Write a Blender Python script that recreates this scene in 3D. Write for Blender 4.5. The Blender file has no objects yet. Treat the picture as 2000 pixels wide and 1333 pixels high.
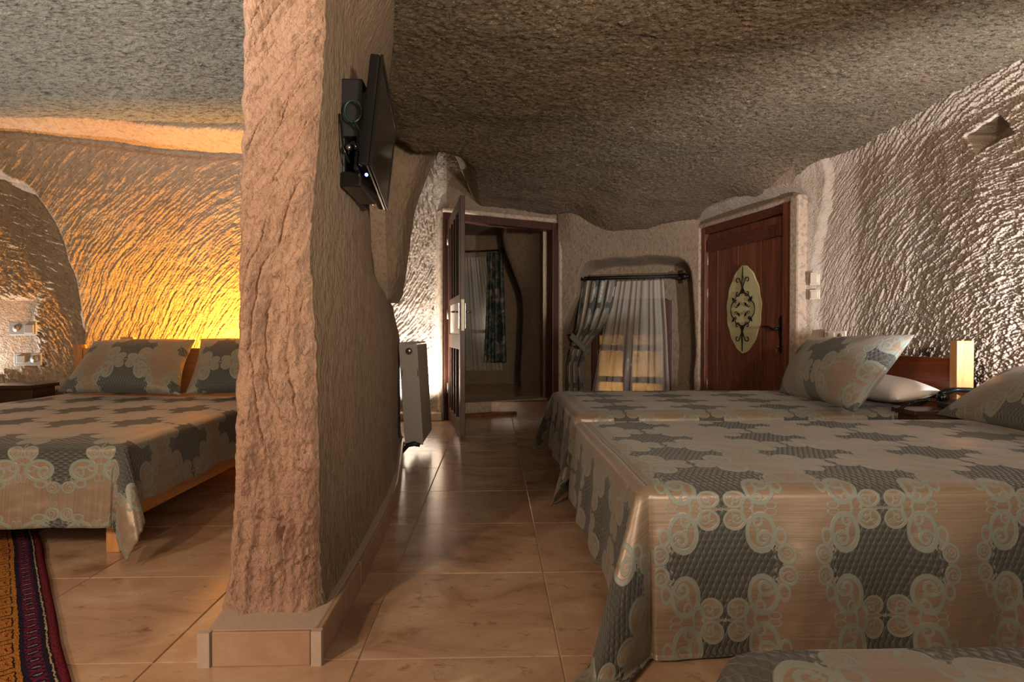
import bpy, math, random
import numpy as np
from mathutils import Vector, Matrix
rnd = random.Random(7)
S = bpy.context.scene
C = S.collection
R = math.radians
# ---------------------------------------------------------------- camera
F = 1112.0
cam = bpy.data.objects.new('camera', bpy.data.cameras.new('camera')); C.objects.link(cam)
cam.data.sensor_width = 36; cam.data.sensor_fit = 'HORIZONTAL'; cam.data.lens = F/2000*36
cam.data.clip_start = .05; cam.location = (0, 0, .95)
YAW, PITCH = R(1.75), R(.8)
cam.rotation_euler = (R(90)-PITCH, 0, -YAW)
S.camera = cam
# ---------------------------------------------------------------- world, exposure, lights
w = bpy.data.worlds.new('world'); S.world = w; w.use_nodes = True
w.node_tree.nodes['Background'].inputs[0].default_value = (.6, .55, .5, 1)
w.node_tree.nodes['Background'].inputs[1].default_value = .05
S.view_settings.view_transform = 'Standard'; S.view_settings.look = 'None'
S.view_settings.exposure = 0.0; S.view_settings.gamma = 1; S.view_settings.use_curve_mapping = False
def point(name, loc, watt, col, rad=.04):
    l = bpy.data.lights.new(name, 'POINT'); l.energy = watt; l.color = col; l.shadow_soft_size = rad
    o = bpy.data.objects.new(name, l); o.location = loc; C.objects.link(o); return o
def area(name, loc, target, watt, col, size, spread=180):
    l = bpy.data.lights.new(name, 'AREA'); l.energy = watt; l.color = col; l.shape = 'DISK'; l.size = size; l.spread = R(spread)
    o = bpy.data.objects.new(name, l); o.location = loc; C.objects.link(o)
    d = Vector(target)-Vector(loc); o.rotation_euler = d.to_track_quat('-Z', 'Y').to_euler(); return o
def spot(name, loc, target, watt, col, rad, ang, blend=.5):
    l = bpy.data.lights.new(name, 'SPOT'); l.energy = watt; l.color = col; l.shadow_soft_size = rad
    l.spot_size = R(ang); l.spot_blend = blend
    o = bpy.data.objects.new(name, l); o.location = loc; C.objects.link(o)
    d = Vector(target)-Vector(loc); o.rotation_euler = d.to_track_quat('-Z', 'Y').to_euler(); return o
area('room_lamp_warm', (-1.75, -.35, 1.75), (.3, 2.6, .6), 34, (1, .68, .47), .12)
area('room_fill', (.9, -1.9, 1.35), (.7, 4.0, 1.6), 66, (1, .86, .70), 2.4)  # broad fill added behind the camera to brighten the right room
area('ceiling_fill', (.9, -.5, 1.2), (.7, 1.9, 2.45), 46, (1, .84, .66), .25, 105)  # unseen fill added to lift the dark front of the ceiling
spot('passage_fill_spot', (.75, -.3, 1.7), (-1.0, 5.0, 1.95), 150, (1, .66, .46), .06, 13, .5)  # narrow fill added to light the hanging rock, no fixture there
spot('bedside_uplight', (2.79, 2.10, .86), (3.02, 3.6, 1.85), 340, (.95, .95, 1), .035, 112, .7)
spot('corner_uplight', (-1.0, 5.78, .10), (-.86, 6.35, 1.0), 380, (1, .98, .94), .03, 95, .7)
spot('orange_uplight', (-2.02, 4.66, .60), (-2.45, 4.78, 1.9), 440, (1, .43, .05), .04, 150, .5)
spot('alcove_uplight', (-4.66, 4.66, .42), (-4.1, 4.86, 1.6), 190, (.95, .95, 1), .03, 110, .6)
spot('left_room_uplight', (-2.3, .4, .5), (-1.8, 2.6, 2.6), 620, (.90, .95, 1), .08, 74, .8)
area('left_room_lamp', (-3.0, -.9, 1.9), (-2.4, 3.4, .5), 60, (1, .80, .58), .35)
point('entry_light', (-1.7, 7.4, 1.4), 2, (1, .72, .48), .1)
point('bath_light', (-1.25, 7.5, 1.9), 2.2, (1, .70, .46), .1)
point('outside_lamp', (1.65, 7.60, .06), 16, (1, .72, .38), .03)
# ---------------------------------------------------------------- picture geometry
def ray(px, py):
    f = Vector((math.sin(YAW)*math.cos(PITCH), math.cos(YAW)*math.cos(PITCH), -math.sin(PITCH)))
    r = Vector((math.cos(YAW), -math.sin(YAW), 0)); u = r.cross(f)
    return f + r*((px-1000)/F) - u*((py-666.5)/F)
CP = Vector((0, 0, .95))
def atY(px, py, Y): d = ray(px, py); return CP + d*(Y/d.y)
def atZ(px, py, z): d = ray(px, py); return CP + d*((z-.95)/d.z)
def onplane(px, py, o, n): d = ray(px, py); return CP + d*((Vector(o)-CP).dot(Vector(n))/d.dot(Vector(n)))
# ---------------------------------------------------------------- numpy noise
def _h(ix, iy, iz, k):
    h = (ix*374761393 + iy*668265263 + iz*2147483647 + k*974711).astype(np.int64) & 0xffffffff
    h = ((h ^ (h >> 13))*1274126177) & 0xffffffff
    h = ((h ^ (h >> 16))*2246822519) & 0xffffffff
    return ((h ^ (h >> 15)) & 0xffff)/32767.5 - 1
def pn(x, y, z=0.0, k=0):
    x, y, z = np.broadcast_arrays(np.asarray(x, float), np.asarray(y, float), np.asarray(z, float))
    ix, iy, iz = np.floor(x).astype(np.int64), np.floor(y).astype(np.int64), np.floor(z).astype(np.int64)
    fx, fy, fz = x-ix, y-iy, z-iz
    sx, sy, sz = [t*t*t*(t*(t*6-15)+10) for t in (fx, fy, fz)]
    out = 0
    for a in (0, 1):
        for b in (0, 1):
            for c in (0, 1):
                wgt = (sx if a else 1-sx)*(sy if b else 1-sy)*(sz if c else 1-sz)
                X, Y, Z = ix+a, iy+b, iz+c
                out = out + wgt*(_h(X, Y, Z, k*3)*(fx-a) + _h(X, Y, Z, k*3+1)*(fy-b) + _h(X, Y, Z, k*3+2)*(fz-c))
    return out
def fbm(x, y, z=0.0, o=3, k=0): return sum(pn(np.asarray(x)*2**i, np.asarray(y)*2**i, np.asarray(z)*2**i, k+i)/2**i for i in range(o))
def sstep(a, b, x): t = np.clip((np.asarray(x, float)-a)/(b-a), 0, 1); return t*t*(3-2*t)
def facet(u, v, k=0):
    iu, iv = np.floor(u).astype(np.int64), np.floor(v).astype(np.int64); z0 = iu*0
    best = np.full(u.shape, 9.); h = np.zeros(u.shape)
    for a in (-1, 0, 1):
        for b in (-1, 0, 1):
            X, Y = iu+a, iv+b
            du, dv = u-(X+.5+.42*_h(X, Y, z0, k)), v-(Y+.5+.42*_h(X, Y, z0, k+1)); d = du*du+dv*dv
            m = d < best; best = np.where(m, d, best); h = np.where(m, .45*_h(X, Y, z0, k+2)+1.05*du+.35*dv*_h(X, Y, z0, k+3), h)
    return h
def chisel(s, z, cx, cz, sp=.028, ln=.13, k=0, warp=.25):
    dx, dz = s-cx + warp*.3*pn(s*2.2, z*2.2, 0, k+9), z-cz + warp*.3*pn(s*2.2, z*2.2, 5, k+10)
    r, th = np.hypot(dx, dz), np.arctan2(dz, dx)
    w1, w2 = .5*pn(s*14, z*14, 0, k+5), .4*pn(s*14, z*14, 4, k+6)
    a = facet(r/sp + w1, th*.9/ln + w2, k+20); b = facet(r/(sp*.55)+w2, th*.9/(ln*.4)+w1, k+30)
    return a + .42*b + .5*pn(s*6, z*6, 1, k+2) + .2*pn(s*60, z*60, 1, k+3)
# ---------------------------------------------------------------- node helper
class V:
    nt = None
    def __init__(s, sock): s.s = sock
    def _m(op, *a, **k):
        n = V.nt.nodes.new('ShaderNodeMath'); n.operation = op
        for i, x in enumerate(a):
            if isinstance(x, V): V.nt.links.new(x.s, n.inputs[i])
            else: n.inputs[i].default_value = x
        if k.get('clamp'): n.use_clamp = True
        return V(n.outputs[0])
    def __add__(a, b): return V._m('ADD', a, b)
    __radd__ = __add__
    def __sub__(a, b): return V._m('SUBTRACT', a, b)
    def __rsub__(a, b): return V._m('SUBTRACT', b, a)
    def __mul__(a, b): return V._m('MULTIPLY', a, b)
    __rmul__ = __mul__
    def __truediv__(a, b): return V._m('DIVIDE', a, b)
m_ = V._m
def vabs(a): return m_('ABSOLUTE', a)
def vmin(a, b): return m_('MINIMUM', a, b)
def vmax(a, b): return m_('MAXIMUM', a, b)
def frac(a): return m_('FRACT', a)
def vlt(a, b, soft): return m_('MULTIPLY', (b-a if isinstance(a, V) else V._m('SUBTRACT', b, a)), 1/soft, clamp=True)   # ~1 where a<b
def hyp(a, b): return m_('SQRT', a*a+b*b)
class Mat:
    def __init__(s, name, rough=.6, metal=0.0, spec=None):
        s.m = bpy.data.materials.new(name); s.m.use_nodes = True; s.nt = s.m.node_tree; V.nt = s.nt
        s.b = s.nt.nodes['Principled BSDF']; s.b.inputs['Roughness'].default_value = rough; s.b.inputs['Metallic'].default_value = metal
        if spec is not None: s.b.inputs['Specular IOR Level'].default_value = spec
    def pos(s): return s.nt.nodes.new('ShaderNodeNewGeometry').outputs['Position']
    def obj(s): return s.nt.nodes.new('ShaderNodeTexCoord').outputs['Object']
    def mapping(s, v, sc=(1, 1, 1), rot=(0, 0, 0), loc=None):
        n = s.nt.nodes.new('ShaderNodeMapping'); s.nt.links.new(v, n.inputs[0]); n.inputs['Scale'].default_value = sc; n.inputs['Rotation'].default_value = rot
        if loc is not None: s.set(n.inputs['Location'], loc)
        return n.outputs[0]
    def set(s, i, v):
        if isinstance(v, V): v = v.s
        if hasattr(v, 'is_linked') or isinstance(v, bpy.types.NodeSocket): s.nt.links.new(v, i)
        else: i.default_value = v
    def noise(s, v, sc, det=3, rough=.55, dist=0, col=False):
        n = s.nt.nodes.new('ShaderNodeTexNoise'); s.nt.links.new(v, n.inputs['Vector']); n.inputs['Scale'].default_value = sc
        n.inputs['Detail'].default_value = det; n.inputs['Roughness'].default_value = rough; n.inputs['Distortion'].default_value = dist
        return n.outputs[1] if col else V(n.outputs[0])
    def voro(s, v, sc, out='Distance', feat='F1'):
        n = s.nt.nodes.new('ShaderNodeTexVoronoi'); n.feature = feat; s.nt.links.new(v, n.inputs['Vector']); n.inputs['Scale'].default_value = sc
        return V(n.outputs[out]) if out == 'Distance' else n.outputs[out]
    def ramp(s, f, stops):
        n = s.nt.nodes.new('ShaderNodeValToRGB'); s.set(n.inputs[0], f); e = n.color_ramp.elements
        while len(e) < len(stops): e.new(.5)
        for i, (p, c) in enumerate(stops): e[i].position = p; e[i].color = (*c, 1) if len(c) == 3 else c
        return n.outputs[0]
    def mix(s, f, a, b, mode='MIX'):
        n = s.nt.nodes.new('ShaderNodeMix'); n.data_type = 'RGBA'; n.blend_type = mode; s.set(n.inputs[0], f)
        for i, x in ((6, a), (7, b)):
            if isinstance(x, tuple): n.inputs[i].default_value = (*x, 1)
            else: s.set(n.inputs[i], x)
        return n.outputs[2]
    def rand(s): return V(s.nt.nodes.new('ShaderNodeObjectInfo').outputs['Random'])
    def xyz(s, v):
        n = s.nt.nodes.new('ShaderNodeSeparateXYZ'); s.nt.links.new(v, n.inputs[0]); return [V(o) for o in n.outputs]
    def bump(s, h, strength=.5, dist=.01):
        n = s.nt.nodes.new('ShaderNodeBump'); n.inputs['Strength'].default_value = strength; n.inputs['Distance'].default_value = dist
        s.set(n.inputs['Height'], h)
        if s.b.inputs['Normal'].is_linked: s.nt.links.new(s.b.inputs['Normal'].links[0].from_socket, n.inputs['Normal'])
        s.nt.links.new(n.outputs[0], s.b.inputs['Normal'])
    def color(s, c):
        if isinstance(c, tuple): s.b.inputs['Base Color'].default_value = (*c, 1)
        else: s.set(s.b.inputs['Base Color'], c)
        return s
    def rough(s, v): s.set(s.b.inputs['Roughness'], v)
def plain(name, col, rough=.5, metal=0.0, bump=0, spec=None):
    m = Mat(name, rough, metal, spec); n = m.noise(m.pos(), 60, 3)
    m.color(m.mix(n, tuple(c*.85 for c in col), tuple(min(1, c*1.12) for c in col)))
    if bump: m.bump(n, bump, .002)
    return m.m
def rock(name, ca, cb, fine=1.0, streak=(1, 1, 1), rot=(0, 0, 0), speck=.5, rough=.95, dk_=.62, bd=.03):
    m = Mat(name, rough, 0, .06); p = m.pos(); q = m.mapping(p, streak, rot)
    big = m.noise(p, 1.6, 4, .6); mid = m.noise(q, 28, 5, .65); fin = m.noise(q, 95, 4, .7); vo = m.voro(q, 70); vs = m.voro(p, 34)
    c = m.mix(m.ramp(big, [(.32, (0, 0, 0)), (.68, (1, 1, 1))]), ca, cb)
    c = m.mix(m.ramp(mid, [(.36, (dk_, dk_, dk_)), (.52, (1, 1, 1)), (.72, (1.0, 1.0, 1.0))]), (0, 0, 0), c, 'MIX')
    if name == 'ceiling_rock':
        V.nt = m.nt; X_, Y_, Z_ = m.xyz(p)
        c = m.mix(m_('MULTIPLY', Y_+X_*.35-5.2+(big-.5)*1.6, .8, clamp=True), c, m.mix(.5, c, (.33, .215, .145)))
    st = m.ramp(m.noise(q, 60, 2, .8), [(.60, (0, 0, 0)), (.68, (1, 1, 1))])
    c = m.mix(V(st)*speck, c, (.52, .47, .38))
    dk = m.ramp(vs, [(.04, (1, 1, 1)), (.13, (0, 0, 0))])
    c = m.mix(V(dk)*(speck*.9), c, (.05, .035, .025))
    m.color(c)
    m.bump(mid, .55*fine, bd); m.bump(fin - vo*.6, .6*fine, .012)
    return m.m
def wood(name, dark, light, axis=2, sc=1.0, rough=.42, knots=True):
    m = Mat(name, rough, 0, .4); p = m.obj()
    loc = m.nt.nodes.new('ShaderNodeVectorMath'); loc.operation = 'SCALE'; loc.inputs[0].default_value = (7, 5, 9); m.set(loc.inputs['Scale'], m.rand())
    s = [14*sc]*3; s[axis] = 1.1*sc
    q = m.mapping(p, tuple(s), (0, 0, 0), loc.outputs[0])
    n = m.noise(q, 1.0, 3, .6, .6)
    g = m.nt.nodes.new('ShaderNodeMath'); g.operation = 'SINE'; m.set(g.inputs[0], n*34.0)
    fi = m.noise(m.mapping(p, tuple(x*6 for x in s)), 1.0, 2, .6)
    f = V(g.outputs[0])*.22 + .35 + fi*.3 + (m.noise(q, .35, 2)-.5)*.9
    c = m.mix(m_('ADD', f, 0.0, clamp=True), dark, light)
    if knots:
        k = m.voro(m.mapping(p, tuple(2.2*(1 if i != axis else .6)*sc for i in range(3)), (0, 0, 0), loc.outputs[0]), 1.6)
        c = m.mix(m.ramp(k, [(.03, (1, 1, 1)), (.13, (0, 0, 0))]), c, tuple(x*.3 for x in dark))
    m.color(c); m.bump(f, .25, .002)
    return m.m
# ---------------------------------------------------------------- materials
M = {}
M['wall_rock'] = rock('wall_rock', (.285, .195, .13), (.26, .195, .135), 1.1, (1, 1, .6), speck=.25, dk_=.78)
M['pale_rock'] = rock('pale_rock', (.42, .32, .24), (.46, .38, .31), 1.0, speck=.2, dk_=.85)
M['orange_rock'] = rock('orange_rock', (.37, .25, .16), (.42, .32, .22), 1.1, speck=.3, dk_=.75)
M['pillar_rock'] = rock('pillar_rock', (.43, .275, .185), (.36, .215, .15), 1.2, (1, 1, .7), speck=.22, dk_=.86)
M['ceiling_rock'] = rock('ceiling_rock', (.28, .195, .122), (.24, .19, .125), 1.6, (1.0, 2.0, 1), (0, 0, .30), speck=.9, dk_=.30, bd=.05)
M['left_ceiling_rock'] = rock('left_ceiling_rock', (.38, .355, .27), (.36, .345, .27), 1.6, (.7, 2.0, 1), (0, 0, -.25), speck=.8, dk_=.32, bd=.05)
M['plaster'] = rock('plaster', (.40, .29, .21), (.44, .33, .245), .25, speck=.06)
M['white_plaster'] = plain('white_plaster', (.40, .30, .23), .9, bump=.3)
M['grout'] = plain('grout', (.50, .38, .26), .8)
M['dark_wood'] = wood('dark_wood', (.030, .010, .006), (.085, .026, .013), 2)
M['door_wood'] = wood('door_wood', (.070, .020, .010), (.24, .078, .038), 2, .9)
M['door_rail_wood'] = wood('door_rail_wood', (.06, .016, .009), (.13, .038, .02), 1)
M['pine_x'] = wood('pine_x', (.40, .17, .05), (.60, .30, .11), 0, .8, .38)
M['pine_y'] = wood('pine_y', (.40, .17, .05), (.60, .30, .11), 1, .8, .38)
M['pine_z'] = wood('pine_z', (.38, .16, .05), (.58, .29, .11), 2, .8, .38)
M['mahogany'] = wood('mahogany', (.15, .035, .012), (.26, .07, .025), 1, .8, .3, False)
M['walnut'] = wood('walnut', (.022, .010, .006), (.06, .027, .015), 0, 1, .25, False)
M['iron'] = plain('iron', (.014, .012, .011), .45, .6)
M['chrome'] = plain('chrome', (.55, .52, .48), .22, 1.0)
M['black_gloss'] = plain('black_gloss', (.006, .006, .006), .16)
M['black_matte'] = plain('black_matte', (.010, .009, .009), .5)
M['screen'] = Mat('screen', .09, .0, 1.0).color((.02, .018, .016)).m; M['screen'].node_tree.nodes['Principled BSDF'].inputs['IOR'].default_value = 2.2
M['brushed_steel'] = plain('brushed_steel', (.40, .35, .29), .42, .35)
M['heater'] = plain('heater', (.27, .235, .20), .45)
M['ivory'] = plain('ivory', (.62, .52, .40), .35)
M['ivory_dark'] = plain('ivory_dark', (.25, .19, .13), .5)
M['linen'] = plain('linen', (.72, .64, .58), .85, bump=.15)
M['green_cable'] = plain('green_cable', (.010, .035, .018), .4)
M['led'] = Mat('led').m
e = M['led'].node_tree.nodes['Principled BSDF']; e.inputs['Emission Color'].default_value = (.12, .15, 1, 1); e.inputs['Emission Strength'].default_value = 6; e.inputs['Base Color'].default_value = (.1, .1, .6, 1)
g = Mat('glass', .08); g.color((.75, .72, .66)); g.b.inputs['Transmission Weight'].default_value = 1; g.b.inputs['IOR'].default_value = 1.1; M['glass'] = g.m
g = Mat('sheer', .9); g.color(g.mix(g.noise(g.mapping(g.pos(), (300, 300, 40)), 1, 1), (.60, .53, .44), (.80, .72, .62)))
g.b.inputs['Alpha'].default_value = .40; g.b.inputs['Transmission Weight'].default_value = 0; M['sheer'] = g.m
# travertine tile
g = Mat('travertine', .3, 0, .5); p = g.pos()
off = g.nt.nodes.new('ShaderNodeVectorMath'); off.operation = 'SCALE'; off.inputs[0].default_value = (31, 17, 0); g.set(off.inputs['Scale'], g.rand())
q = g.mapping(p, (1, 1.7, 1), (0, 0, .2), off.outputs[0])
n1 = g.noise(q, 2.6, 6, .62, .7); n2 = g.noise(q, 11, 5, .7, .4); n3 = g.noise(q, 60, 3, .7)
c = g.ramp(n1, [(.33, (.25, .145, .09)), (.45, (.40, .245, .155)), (.6, (.48, .33, .215)), (.70, (.58, .45, .31))])
c = g.mix(g.ramp(n2, [(.28, (.9, .9, .9)), (.42, (0, 0, 0))]), c, (.15, .08, .05))
c = g.mix(V(g.ramp(n3, [(.66, (0, 0, 0)), (.72, (1, 1, 1))]))*.5, c, (.66, .50, .34))
c = g.mix(g.rand()*.35, c, (.40, .25, .15)); g.color(c); g.rough(n2*.14+.11); g.bump(n3, .08, .002); M['tile'] = g.m
g = Mat('skirting_tile', .35); p = g.pos(); c = g.mix(g.ramp(g.noise(p, 9, 5, .65), [(.3, (0, 0, 0)), (.7, (1, 1, 1))]), (.29, .165, .105), (.38, .24, .16)); g.color(c); M['skirting'] = g.m
# damask fabric
def damask(name, gain=1.0, pillow=False):
    g = Mat(name, .38, 0, .5); V.nt = g.nt
    uvn = g.nt.nodes.new('ShaderNodeUVMap'); uvn.uv_map = 'UVMap'; uv = uvn.outputs[0]
    U, W_, _ = g.xyz(uv)
    CW, CH = .49, .32
    jit = g.noise(uv, 55, 2, .5)
    x = vabs(frac(U/CW+.5)-.5)*CW; y = vabs(frac(W_/CH+.5)-.5)*CH
    # fold sign kept out: mirrored quadrants
    yy = y/.157
    hw = (1-m_('POWER', yy, 1.9))*.166 + .010
    hw = hw + m_('SINE', y*260.0)*.006
    dark = vlt(x, hw, .0015)
    stroke, inner = None, None
    def addm(a, b): return b if a is None else vmax(a, b)
    def ell(cx, cy, rx, ry, t):
        d = hyp((x-cx)/rx, (y-cy)/ry)
        s = vlt(vabs(d-(1-t/rx/2)), t/rx/2, .05); i = vlt(d, 1.0, .05); return s, i
    def spiral(cx, cy, r, turns, sgn, ph=0.0, fill=.46):
        dx, dy = x-cx, y-cy; d = hyp(dx, dy); th = m_('ARCTAN2', dy, dx)
        f = frac(d*(turns/r) + th*(sgn/(2*math.pi)) + ph)
        s = vlt(vabs(f-.5), fill/2, .08); i = vlt(d, r, .0012)
        return vmin(s, i), i
    for f_ in (ell(.118, .090, .048, .062, .015), ell(.040, .128, .036, .032, .010), ell(.078, .146, .022, .026, .009), ell(.190, .030, .027, .030, .009), ell(.176, .080, .018, .028, .008), ell(.150, .150, .020, .012, .006)):
        stroke = addm(stroke, f_[0]); inner = addm(inner, f_[1])
    for f_ in (spiral(.126, .068, .030, 1.35, 1, .2, .55), spiral(.106, .122, .022, 1.2, -1, .6, .5), spiral(.047, .132, .019, 1.5, -1, .1), spiral(.026, .118, .010, 1.2, 1, .3),
               spiral(.192, .034, .017, 1.4, 1, .55), spiral(.226, .030, .017, 2.2, -1, .3, .30)):
        stroke = addm(stroke, f_[0]); inner = addm(inner, f_[1])
    # little flame hooks biting into the dark field
    hk = vmin(vlt(vabs(frac(x*34.0 + y*9.0)-.5), .16, .1), vlt(vabs(x-hw+.008), .008, .003))
    stroke = vmax(stroke, hk)
    edge = vlt(vabs(x-hw-.002), .0035, .0015); stroke = vmax(stroke, edge)
    # quilting ogees
    pp, qq = .0098, .039
    sn = m_('SINE', W_*(2*math.pi/qq))*.46
    la = vabs(frac((U/pp - sn)*.5 + .5)-.5)*2; lb = vabs(frac((U/pp + sn)*.5)-.5)*2
    ld = vmin(la, lb); line = vlt(ld, .09, .08)
    weave = g.noise(g.mapping(uv, (6, 900, 1)), 1, 2, .6); weave2 = g.noise(g.mapping(uv, (3, 160, 1)), 1, 3, .6)
    tan = g.mix(g.ramp(weave2, [(.3, (0, 0, 0)), (.7, (1, 1, 1))]), (.265*gain, .185*gain, .122*gain), (.37*gain, .275*gain, .188*gain))
    tan = g.mix(V(g.ramp(weave, [(.45, (0, 0, 0)), (.6, (1, 1, 1))]))*.35, tan, (.23*gain, .145*gain, .09*gain))
    slate = g.mix(line*.55, (.068*gain, .068*gain, .058*gain), (.27*gain, .26*gain, .215*gain))
    teal = g.mix(weave, (.21*gain, .235*gain, .195*gain), (.28*gain, .30*gain, .25*gain))
    nd = dark*(1-inner)
    col = g.mix(nd, tan, slate); col = g.mix(vmin(stroke, 1.0), col, teal)
    g.color(col); g.rough(nd*.2+.40+stroke*.10)
    g.b.inputs['Sheen Weight'].default_value = .15
    g.b.inputs['Anisotropic'].default_value = .5; g.set(g.b.inputs['Metallic'], (1-nd)*(1-stroke)*.2)
    pz = m_('POWER', m_('ADD', ld, 0, clamp=True), .5)
    g.bump(nd*pz, .8, .006); g.bump(stroke, .35, .002); g.bump(weave2, .12, .003)
    return g.m
M['damask'] = damask('damask', .80); M['damask_pillow'] = damask('damask_pillow', .78)
# rug
g = Mat('rug', .95, 0, .1); uvn = g.nt.nodes.new('ShaderNodeUVMap'); uvn.uv_map = 'UVMap'; V.nt = g.nt
uvw = g.nt.nodes.new('ShaderNodeVectorMath'); uvw.operation = 'ADD'; g.nt.links.new(uvn.outputs[0], uvw.inputs[0])
jn = g.nt.nodes.new('ShaderNodeVectorMath'); jn.operation = 'SCALE'; g.nt.links.new(g.noise(uvn.outputs[0], 60, 2, col=True), jn.inputs[0]); jn.inputs['Scale'].default_value = .012; g.nt.links.new(jn.outputs[0], uvw.inputs[1])
U, W_, _ = g.xyz(uvw.outputs[0]); U = (U-.006)*1.9; W_ = W_-.006     # U from the rug's edge inward, W along it
P_ = .05
f = frac(W_/P_); fh = frac(W_/(P_*2))
c = g.mix(vlt(U, .038, .002), (.018, .012, .012), (.16, .018, .030))
c = g.mix(vmin(vlt(.046, U, .002), vlt(U, .056, .002)), c, (.42, .33, .22))
c = g.mix(vlt(.062, U, .002), c, (.022, .014, .035))
inb = vmin(vlt(.078, U, .002), vlt(U, .15, .002))
hexd = vabs(f-.5)*P_*1.4 + vabs(U-.114)*.6
c = g.mix(vmin(inb, vlt(vabs(hexd-.036), .010, .003)), c, (.17, .015, .05))
c = g.mix(vmin(inb, vlt(hexd, .012, .003)), c, (.05, .03, .12))
c = g.mix(vmin(vmin(vlt(.092, U, .002), vlt(U, .138, .002)), vlt(vabs(f-.5), .06, .03)), c, (.45, .31, .12))
c = g.mix(vlt(.165, U, .002), c, (.014, .010, .010))
fld = g.mix(g.noise(uvw.outputs[0], 9, 2), (.38, .14, .025), (.47, .20, .045))
fld = g.mix(vmin(vlt(vabs(U-.20), .005, .002), vlt(vabs(fh-.5), .36, .02)), fld, (.03, .012, .01))
fld = g.mix(vmin(vmin(vlt(.20, U, .002), vlt(U, .27, .002)), vlt(vabs(vabs(fh-.5)-.36), .035, .02)), fld, (.03, .012, .01))
dd = vabs(frac(U/.13)-.5)*.13 + vabs(fh-.5)*P_*2
fld = g.mix(vmin(vlt(vabs(dd-.038), .006, .002), vlt(.22, U, .002)), fld, (.16, .015, .02))
fld = g.mix(vmin(vlt(dd, .018, .002), vlt(.22, U, .002)), fld, (.40, .33, .24))
c = g.mix(vlt(.172, U, .002), c, fld)
kn = g.noise(g.mapping(uvn.outputs[0], (220, 90, 1)), 1, 2, .7)
g.color(g.mix(.55, c, g.mix(V(g.ramp(kn, [(.3, (.25, .25, .25)), (.7, (1, 1, 1))]))*1.0, (0, 0, 0), c))); g.bump(kn, .9, .008); M['rug'] = g.m
# dark green foliage curtain
g = Mat('leaf_curtain', .55); p = g.pos(); n = g.noise(p, 7, 6, .75, .5)
g.color(g.ramp(n, [(.38, (.010, .028, .028)), (.50, (.05, .075, .065)), (.58, (.30, .22, .15)), (.8, (.36, .27, .19))])); M['leaf_curtain'] = g.m
# dry grey stone beyond window
M['outside'] = rock('outside', (.55, .40, .22), (.62, .46, .26), .8, speck=.3)
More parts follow.
